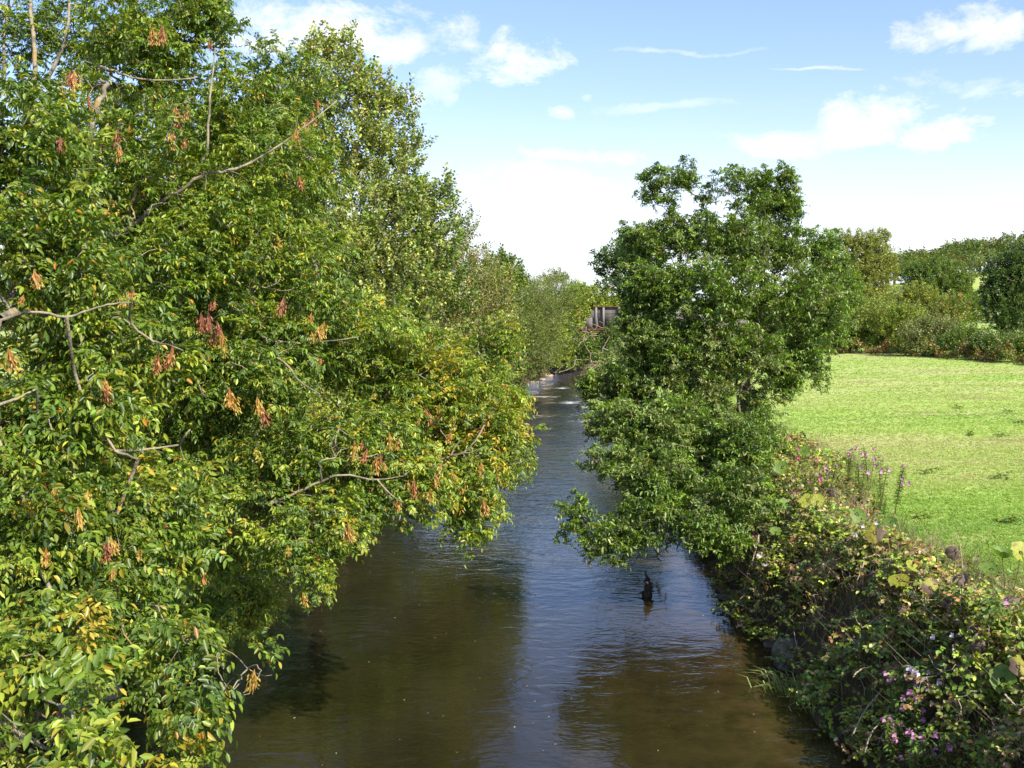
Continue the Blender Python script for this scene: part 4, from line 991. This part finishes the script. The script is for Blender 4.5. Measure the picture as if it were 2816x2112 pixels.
bls = [ # display x,y of blossom, guessed Y, n, col, label
 (1990, 1415, 10.6, 16, PW, 'balsam with a dense head of whitish-pink flowers near the bottom right'),
 (1960, 1440, 10.4, 8, PK, 'balsam with a few pale mauve flowers left of the whitish head'),
 (1970, 1490, 10.0, 9, PK, 'balsam with mauve flowers halfway down the flower group at bottom right'),
 (1945, 1540, 9.8, 7, PK, 'lowest left balsam of the bottom right flower group'),
 (1995, 1575, 9.6, 8, PK, 'lowest balsam with pink flowers close to the bottom edge'),
 (2035, 1560, 9.7, 6, PK, 'balsam with one bright magenta-pink cluster right of the lowest flowers'),
 (1640, 1150, 22, 9, DP, 'balsam with deep pink flowers against the dark bank by the big tree'),
 (1622, 1152, 22.5, 4, DP, 'balsam with a small deep pink flower just left of the deep pink cluster'),
 (1655, 1190, 21.5, 6, PW, 'balsam with small pale flowers below the deep pink cluster'),
 (1755, 1005, 26, 4, DP, 'balsam with a single vivid pink bloom in the middle of the bank top'),
 (1735, 960, 28, 5, DP, 'balsam with deep pink flowers at the upper end of the bank beside the tree'),
 (1830, 965, 27.5, 5, PK, 'tall balsam with pale pink flowers against the grass, left one'),
 (1880, 955, 28, 6, PK, 'tall balsam with pink flowers against the grass, tallest one'),
 (1905, 985, 27, 6, PK, 'tall balsam with pink flowers against the grass, right of the tallest'),
 (1935, 1000, 26.5, 5, PK, 'outermost balsam, standing alone in the grass to the right'),
 (1860, 990, 26.5, 4, PK, 'balsam with faint pink flowers between the tall ones'),
 (1790, 985, 27, 3, PK, 'balsam almost without flowers among the leaves at the bank top'),
 (1705, 1055, 24, 4, DP, 'balsam with small red-pink flowers above the butterbur by the big tree'),
 (1865, 1130, 18.4, 4, PW, 'low balsam with lilac-white flowers beside the half-withered butterbur'),
 (2157, 1275, 12.6, 4, PK, 'balsam with a lone pale pink bloom near the right edge'),
 (2020, 1345, 12, 3, PW, 'balsam with two tiny white blooms above the whitish head'),
 (1665, 1140, 22, 4, PW, 'balsam with pale buds right of the deep pink cluster'),
]
for k, (dx, dy, Yb, nfl, colr, lab) in enumerate(bls):
    rg = np.random.default_rng(300+k)
    hh = 1.2 if Yb < 24 else 1.35
    best = min(np.linspace(max(7, Yb-4), Yb+5, 120), key=lambda yy: abs(P(dx, dy, yy)[2]-max(0, float(ground_z(*P(dx, dy, yy)[:2])))-hh*.92))
    top = P(dx, dy, best); gz = max(.0, float(ground_z(top[0], top[1])))
    balsam((top[0], top[1], gz), max(.5, top[2]-gz), nfl, colr, lab, rg, 1.3 if Yb < 24 else 1.5)

# ------------------------------------------------------------------ grass
def grass(name, label, x, y, h, w, tones, ws, dz=0, nb=3, bend=.5):
    n = len(x); x = np.repeat(x, nb)+R.normal(size=n*nb)*.03; y = np.repeat(y, nb)+R.normal(size=n*nb)*.03; h = np.repeat(h, nb)*R.uniform(.6, 1.3, n*nb); w = np.repeat(w, nb)
    z = ground_z(x, y)+dz-.01; a = R.uniform(0, 6.28, n*nb); b = R.uniform(0, 6.28, n*nb)
    s = np.stack([np.cos(a), np.sin(a), 0*a], 1)*w[:, None]*.5; ln = np.stack([np.cos(b), np.sin(b), 0*b], 1)*h[:, None]*bend
    p = np.stack([x, y, z], 1); m = p+ln*.35+np.stack([0*h, 0*h, h*.6], 1); t = p+ln+np.stack([0*h, 0*h, h], 1)
    V_ = np.stack([p-s, p+s, m+s*.8, m-s*.8, t], 1).reshape(-1, 3)
    # two quads: base quad and a folded tip (tip vertex shared)
    i = np.arange(n*nb)*5; V5 = V_.reshape(-1, 5, 3); tip2 = V5[:, 4]+s*.1
    V_ = np.concatenate([V5, tip2[:, None]], 1).reshape(-1, 3); i = np.arange(n*nb)*6
    Q_ = np.concatenate([np.stack([i, i+1, i+2, i+3], 1), np.stack([i+3, i+2, i+5, i+4], 1)])
    tn = np.array([PAL.get(t_, t_) if isinstance(t_, str) else t_ for t_ in tones]); wv = np.array(ws, float); wv /= wv.sum()
    nz = np.argsort(np.argsort(vnoise(p*np.array([.6, 1, 0]), .3)*.9+vnoise(p*np.array([.7, 1, 0]), 1.7)*.35+R.normal(size=n*nb)*.4))/(n*nb)
    k = np.clip(np.searchsorted(np.cumsum(wv), nz*.9999), 0, len(wv)-1)
    c = np.clip(tn[k]*np.exp(R.normal(size=(n*nb, 1))*.13), 0, .8)
    o = mesh_np(name, V_, Q_, M['grass'], None, col=np.repeat(c, 6, 0)); tag(o, label, 'grass', kind='stuff')
n = 95000
dx = R.uniform(1560, 2320, n); dy = R.uniform(770, 1330, n)
pts = np.array([G(a, b, 2.1)[:2] for a, b in zip(dx, dy)])
m = (pts[:, 1] < 97) & (pts[:, 0]-Rx(pts[:, 1]) > border(pts[:, 1])-.5); pts = pts[m]
grass('grass', 'short sunlit pasture grass of the field, yellow-green with straw patches', pts[:, 0], pts[:, 1], .035+.0004*pts[:, 1]+0*pts[:, 0], .006+.0006*pts[:, 1],
      [(.19, .33, .04), (.25, .37, .05), (.29, .39, .075), (.35, .39, .12), (.40, .37, .17)], [.16, .28, .22, .2, .14], bend=1.7)
# rough long grass along the margin
n = 5200; y = R.uniform(12, 60, n); x = Rx(y)+border(y)-.9+R.normal(size=n)*.8
grass('rough_grass', 'longer rough grass between the brambles and the pasture', x, y, np.full(n, .28), np.full(n, .012), [(.08, .14, .025), (.15, .23, .04), (.25, .27, .08), (.33, .27, .14)], [.3, .35, .2, .15])
# dock and clover-like tufts dotted in the field
root_pts = []
for k in range(10):
    a, b = R.uniform(1850, 2212), R.uniform(880, 1180); q = G(a, b, 2.1)
    root_pts.append(q)
ps = np.array(root_pts); ps[:, 2] = ground_z(ps[:, 0], ps[:, 1])+.05
ps = np.repeat(ps, 5, 0)+R.normal(size=(10*5, 3))*np.array([.12, .12, .01]); ps = ps[ps[:, 0]-Rx(ps[:, 1]) > border(ps[:, 1])]
dd = R.normal(size=ps.shape); dd[:, 2] = .3
v, q, c = place_sprays('bramble', ps, dd, R.uniform(1, 1.6, len(ps)), colfun(['deep', 'green', 'lime'], [.4, .4, .2]))
o = mesh_np('meadow_weeds', v, q, M['bramble'], None, col=c); tag(o, 'small dark green weed tufts dotted over the pasture', 'weeds', kind='stuff')
# left bank floor litter
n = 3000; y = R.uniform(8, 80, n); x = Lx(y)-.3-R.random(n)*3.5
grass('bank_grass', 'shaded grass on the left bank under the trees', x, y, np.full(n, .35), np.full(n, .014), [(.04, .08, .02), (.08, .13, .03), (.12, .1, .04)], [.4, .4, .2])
n = 1500; y = R.uniform(9.5, 34, n); x = Rx(y)+.5+R.random(n)*2.6
grass('dry_stalks', 'dry tan stalks and dead grass tangled through the brambles on the right bank', x, y, np.full(n, .75), np.full(n, .010), [(.30, .22, .13), (.22, .15, .09), (.20, .2, .07), (.34, .27, .17)], [.3, .25, .25, .2], nb=3, bend=.75)
n = 150; fy = 13.5+R.random(n)**1.5*20; fx = Lx(fy)+.8+R.random(n)*(Rx(fy)-Lx(fy)-1.2)
fp = np.stack([fx, fy, np.full(n, .012)], 1); lv = [leaflet(p_, np.array([math.cos(a_), math.sin(a_), 0.]), np.array([0, 0, 1.]), s_, s_*.5, .1) for p_, a_, s_ in zip(fp, R.uniform(0, 6.28, n), R.uniform(.02, .05, n))]
V_, Q_, k = tmpl(lv); cc = np.array([(.5, .42, .2), (.55, .52, .42), (.4, .2, .08)])[R.integers(0, 3, n)]
o = mesh_np('floating_leaves', V_, Q_, M['petal'], None, col=np.repeat(cc, 6, 0)); tag(o, 'tiny pale fallen leaves and specks drifting on the near water', 'leaves', kind='stuff')
# reedy tuft at the water's edge
def tuft(dx, dy, lab, n, h, sx, sy):
    c = G(dx, dy, .02); n_ = n; x = c[0]+R.normal(size=n_)*sx; y = c[1]+R.normal(size=n_)*sy
    root = empty('grass_tuft', (c[0], c[1], 0)); tag(root, lab, 'grass tuft', 'water-edge grass tufts')
    hh = h*R.uniform(.5, 1.2, n_); a = R.uniform(0, 6.28, n_); b = np.pi+R.normal(size=n_)*.9
    s = np.stack([np.cos(a), np.sin(a), 0*a], 1)*.009; ln = np.stack([np.cos(b), np.sin(b), 0*b], 1)*hh[:, None]
    p = np.stack([x-c[0], y-c[1], -.05+0*x], 1); P1 = p+ln*.3+np.stack([0*hh, 0*hh, hh*.55], 1); P2 = p+ln*.95+np.stack([0*hh, 0*hh, hh*.55], 1)
    V_ = np.stack([p-s, p+s, P1+s, P1-s, P2+s*.2, P2-s*.2], 1).reshape(-1, 3); i = np.arange(n_)*6
    Q_ = np.concatenate([np.stack([i, i+1, i+2, i+3], 1), np.stack([i+3, i+2, i+4, i+5], 1)])
    cc = np.array([(.2, .3, .05), (.3, .36, .08), (.38, .32, .12)])[R.integers(0, 3, n_)]
    mesh_np('blades', V_, Q_, M['grass'], root, col=np.repeat(cc, 6, 0))
tuft(1745, 1500, 'bright green grass tuft trailing into the water below the large bank stone', 240, .42, .28, .35)
tuft(1668, 1465, 'thin sprig of pale grass standing in the shallows left of the tuft', 26, .34, .12, .1)
tuft(1625, 1320, 'little green grass tuft on the shaded waterline by the dead roots', 40, .3, .12, .15)

# ------------------------------------------------------------------ stones, snag, dead sticks
import bmesh
def rock(dx, dy, size, lab, mat='stone', zf=.6, group='stones at the foot of the banks', cast=None):
    c = G(dx, dy, .0) if cast is None else np.asarray(cast)
    bm = bmesh.new(); bmesh.ops.create_icosphere(bm, subdivisions=4, radius=1)
    sd = R.uniform(0, 50, 3)
    for v in bm.verts:
        p = np.array(v.co); n1 = float(vnoise((p+sd)[None], 1.3)[0]); n2 = float(vnoise((p+sd)[None], 4)[0]); n3 = float(vnoise((p+sd)[None], 9)[0])
        f = 1+.22*n1+.07*n2+.02*n3
        q = p*f; q = np.clip(q, -.85+.1*n2, .8+.1*n1)
        v.co = Vector((q*np.array([size[0], size[1], size[2]])).tolist())
    me = bpy.data.meshes.new('stone'); bm.to_mesh(me); bm.free(); me.materials.append(M[mat])
    for pl in me.polygons: pl.use_smooth = False
    o = bpy.data.objects.new('stone', me); COL.objects.link(o); o.location = (c[0], c[1], size[2]*.35+c[2]*1.0)
    o.rotation_euler = (0, 0, R.uniform(0, 3)); tag(o, lab, 'stone', group); return o
rock(1590, 1293, (.42, .3, .13), 'flat brown rock at the waterline under the dead roots')
rock(1702, 1428, (.34, .3, .34), 'large pale-topped boulder at the foot of the right bank')
rock(1688, 1440, (.18, .14, .12), 'small stone against the large boulder on the right bank')
rock(1560, 1275, (.2, .18, .07), 'small low rock just beyond the flat brown one')
rock(1662, 1395, (.14, .12, .08), 'little wet stone between the flat rock and the boulder')
far_st = [(1155, 826, .5, 'pale stone at the tip of the left bank, leftmost of the far stones'), (1172, 820, .45, 'pale stone second along the far left bank'), (1185, 812, .6, 'pale stone below the olive willow'), (1196, 806, .5, 'round pale stone near the far bend'),
          (1212, 800, .8, 'broad cream stone on the far bend'), (1232, 797, .9, 'largest cream stone at the far bend, right end'), (1221, 790, .6, 'cream stone behind the broad one at the bend')]
for dx, dy, s, lab in far_st:
    c = G(dx, dy, 0); 
    rock(dx, dy, (s*.85, s*.6, s*.2), lab, 'palestone', group='pale stones at the far bend', cast=(c[0], c[1], 0))
# gravel shelf of bank soil at the bend
# snag standing in the water
b = G(1400, 1287, 0)
root = empty('driftwood_snag', b); tag(root, 'dark crooked stump sticking up from the water under the drooping branch', 'driftwood')
o2, r2 = smooth_line([(0, 0, -.2), (-.02, 0, .05), (.03, 0, .22), (.0, 0, .36), (-.05, 0, .5)], [.12, .10, .065, .055, .02], 5, .3)
V_, Q_ = tube_cont(o2, r2, 9); mesh_np('stump', V_, Q_, M['wetwood'], root, smooth=True)
parts = []
for e0 in ((-.2, .02, .05), (.13, -.05, .12), (-.06, .1, .56)):
    o2, r2 = smooth_line([(0, 0, .08 if e0[2] < .3 else .3), (np.array(e0)*.6+[0, 0, .05]), e0], [.05, .03, .012], 4, .3); parts.append(tube_cont(o2, r2, 6))
V_, Q_ = join(parts); mesh_np('broken_branch', V_, Q_, M['wetwood'], root, smooth=True)
# trailing bare twig of the big tree's water branch and dead roots
c = P(1640, 1290, 20.8); bs = np.array([float(Rx(21.5))+.5, 21.3, 1.5])
pp = c+R.normal(size=(90, 3))*np.array([.3, .35, .28]); pp[:, 0] = np.minimum(pp[:, 0], float(Rx(21))+.7); pp[:, 2] = np.maximum(pp[:, 2], .15)
twig_thing('dead_roots', 'pinkish-brown tangle of dead roots hanging down the bank by the flat rock', 'roots', bs, pp, r_tip=.005, r=.02, alpha=.15)
c = P(1395, 1205, 24.6); bs2 = P(1440, 1165, 24.8)
pp = c+R.normal(size=(34, 3))*np.array([.42, .2, .2])+np.array([0, 0, 0]); pp[:, 2] = np.maximum(pp[:, 2], .25)
twig_thing('hanging_twigs', 'thin dark bare twigs trailing above the crooked stump', 'twigs', bs2, pp, mat='darkbark', r_tip=.006, r=.02, alpha=.2)
sticks = [((1905, 1490), (1840, 1590), 11, .012, 'long pale dead stick sloping down the shaded bank'), ((1900, 1560), (1868, 1625), 10.2, .012, 'pale dead stick close to the bottom edge'),
          ((2060, 1480), (2105, 1659), 10, .010, 'thin upright brown stem right of the lowest pink flowers'), ((1880, 1440), (1842, 1462), 12, .012, 'short pale stick poking from the dark bank'),
          ((1715, 1365), (1735, 1430), 15, .008, 'thin hanging bramble cane above the large boulder'), ((2212, 1540), (2170, 1500), 10, .012, 'reddish cane at the right edge below the sunlit leaf'),
          ((1615, 1240), (1608, 1310), 21, .010, 'curved root loop hanging by the flat rock')]
for (a, b_, Ys, r, lab) in sticks:
    best = min(np.linspace(8, 24, 160), key=lambda yy: abs(P(*a, yy)[2]-float(ground_z(*P(*a, yy)[:2]))-.75))
    if abs(P(*a, Ys)[2]-float(ground_z(*P(*a, Ys)[:2]))-.75) > .5: Ys = best
    p0, p1 = P(*a, Ys-.1), P(*b_, Ys-.25); mid = (p0+p1)/2+np.array([-.04, -.02, .03])
    o2, r2 = smooth_line([p0, mid, p1], [r*.6, r, r*1.1], 6, .3); V_, Q_ = tube_cont(o2, r2, 6)
    o = mesh_np('dead_stick', V_, Q_, M['twig'], None, smooth=True, loc=p1); tag(o, lab, 'stick', 'dead sticks on the right bank')

# ------------------------------------------------------------------ light and sky
AZ, EL = math.radians(138), math.radians(40)
sd = Vector((math.sin(AZ)*math.cos(EL), math.cos(AZ)*math.cos(EL), math.sin(EL)))
ld = bpy.data.lights.new('sun', 'SUN'); ld.energy = 4.6; ld.angle = math.radians(.5); ld.color = (1, .94, .82)
sun = bpy.data.objects.new('sun', ld); COL.objects.link(sun); sun.rotation_euler = (-sd).to_track_quat('-Z', 'Y').to_euler(); sun.location = (20, -20, 40)
w = bpy.data.worlds.new('World'); scene.world = w; w.use_nodes = True
nt = w.node_tree; N, L = nt.nodes, nt.links; N.clear()
out = N.new('ShaderNodeOutputWorld'); bgn = N.new('ShaderNodeBackground'); bgn.inputs['Strength'].default_value = .12
sky = N.new('ShaderNodeTexSky'); sky.sky_type = 'NISHITA'; sky.sun_disc = False; sky.sun_elevation = EL; sky.sun_rotation = AZ
sky.air_density = 1.0; sky.dust_density = .6; sky.ozone_density = 5.0
def mth(op, a, b=None, c=None, clamp=False):
    x = N.new('ShaderNodeMath'); x.operation = op; x.use_clamp = clamp
    for k, s in enumerate((a, b, c)):
        if s is None: continue
        if isinstance(s, (int, float)): x.inputs[k].default_value = s
        else: L.new(s, x.inputs[k])
    return x.outputs[0]
tc = N.new('ShaderNodeTexCoord'); sp = N.new('ShaderNodeSeparateXYZ'); L.new(tc.outputs['Generated'], sp.inputs[0])
ay = mth('MAXIMUM', mth('ABSOLUTE', sp.outputs[1]), .05)
U = mth('DIVIDE', sp.outputs[0], ay); Wv = mth('DIVIDE', sp.outputs[2], ay)
def wn(scale, det, st, rough=.55, dist=0.):
    mp = N.new('ShaderNodeMapping'); mp.inputs['Scale'].default_value = st; L.new(tc.outputs['Generated'], mp.inputs[0])
    n = N.new('ShaderNodeTexNoise'); n.inputs['Scale'].default_value = scale; n.inputs['Detail'].default_value = det; n.inputs['Roughness'].default_value = rough
    n.inputs['Distortion'].default_value = dist
    L.new(mp.outputs[0], n.inputs[0]); return n.outputs[0]
n1 = wn(13, 12, (1, 1, 1.7), .68, .25); n2 = wn(4, 6, (1, 1, 4), .6)
wu = mth('MULTIPLY', mth('SUBTRACT', wn(6, 5, (1, 1, 1)), .5), .10); ww = mth('MULTIPLY', mth('SUBTRACT', wn(6, 5, (1.3, 1, 2)), .5), .05)
U2 = mth('ADD', U, wu); W2 = mth('ADD', Wv, ww)
def blob(dx, dy, rx, ry, amp, nk):
    d = ray(dx, dy); cu, cw = d[0]/d[1], d[2]/d[1]; s = 1/K/1000
    a = mth('DIVIDE', mth('SUBTRACT', U2, float(cu)), rx*s); b = mth('DIVIDE', mth('SUBTRACT', W2, float(cw)), ry*s)
    r2_ = mth('ADD', mth('MULTIPLY', a, a), mth('MULTIPLY', b, b))
    v = mth('SUBTRACT', 1.0, r2_)
    v = mth('ADD', mth('ADD', mth('MULTIPLY', v, .8), .12), mth('MULTIPLY', mth('SUBTRACT', n1, .53), nk*1.7))
    return mth('MULTIPLY', mth('MULTIPLY', v, .95, clamp=True), amp)
cl = None
for bl in [(700, 60, 260, 75, 1, 3.2), (840, 85, 90, 45, 1, 2.5), (1125, 130, 85, 70, .75, 4), (1195, 232, 32, 18, .75, 2.5), (1258, 205, 22, 14, .6, 2.5), (910, 190, 80, 40, .5, 4),
           (1900, 245, 170, 50, 1, 2.6), (2040, 290, 130, 40, 1, 3), (1700, 305, 150, 28, .95, 2.6), (1830, 270, 120, 45, 1, 2.6), (2150, 40, 90, 70, 1, 3), (2010, 70, 100, 45, .8, 4), (2090, 180, 150, 32, .45, 4),
           (1470, 107, 170, 7, .45, 2), (1760, 157, 100, 5, .5, 1.5), (1120, 400, 170, 45, .5, 3), (1250, 335, 120, 20, .7, 3), (1420, 235, 180, 12, .3, 3), (620, -150, 300, 120, .8, 3), (1500, -420, 500, 120, .5, 4), (3200, -100, 500, 150, .8, 4), (-900, 0, 600, 200, .8, 4)]:
    v = blob(*bl); cl = v if cl is None else mth('MAXIMUM', cl, v)
# thin veil thickening towards the horizon
veil = mth('POWER', 2.718, mth('MULTIPLY', mth('MULTIPLY', Wv, Wv), -1/(.142**2)))
veil = mth('MULTIPLY', veil, mth('ADD', .70, mth('MULTIPLY', n2, .6)), clamp=True)
veil = mth('ADD', veil, .09, clamp=True)
CW = 1/.12
m1 = N.new('ShaderNodeMix'); m1.data_type = 'RGBA'; L.new(veil, m1.inputs['Factor']); tint = N.new('ShaderNodeMix'); tint.data_type = 'RGBA'; tint.blend_type = 'MULTIPLY'; tint.inputs['Factor'].default_value = 1; tint.inputs['B'].default_value = (.99, .95, 1.08, 1); L.new(sky.outputs[0], tint.inputs['A']); L.new(tint.outputs['Result'], m1.inputs['A']); m1.inputs['B'].default_value = (.56*CW, .585*CW, .61*CW, 1)
# soft grey undersides inside the heaps
shd = N.new('ShaderNodeMix'); shd.data_type = 'RGBA'; L.new(mth('MULTIPLY', mth('SUBTRACT', wn(5, 4, (1, 1, 2.5)), .5), 3.5, clamp=True), shd.inputs['Factor'])
shd.inputs['A'].default_value = (.62*CW, .625*CW, .635*CW, 1); shd.inputs['B'].default_value = (.44*CW, .465*CW, .50*CW, 1)
m2 = N.new('ShaderNodeMix'); m2.data_type = 'RGBA'; L.new(cl, m2.inputs['Factor']); L.new(m1.outputs['Result'], m2.inputs['A']); L.new(shd.outputs['Result'], m2.inputs['B'])
L.new(m2.outputs['Result'], bgn.inputs['Color']); L.new(bgn.outputs[0], out.inputs[0])

scene.view_settings.view_transform = 'Standard'; scene.view_settings.look = 'None'
scene.view_settings.exposure = 1.06; scene.view_settings.gamma = 1
scene.cycles.max_bounces = 6; scene.cycles.diffuse_bounces = 3; scene.cycles.glossy_bounces = 3; scene.cycles.transmission_bounces = 4; scene.cycles.transparent_max_bounces = 4
for t_ in TREES: print(t_)
print('TOTAL quads', sum(len(o.data.polygons) for o in bpy.data.objects if o.type == 'MESH'))

for o in bpy.data.objects:
    l_ = o.get('label')
    if l_ and not 4 <= len(l_.split()) <= 16: print('LABEL LEN', len(l_.split()), l_)
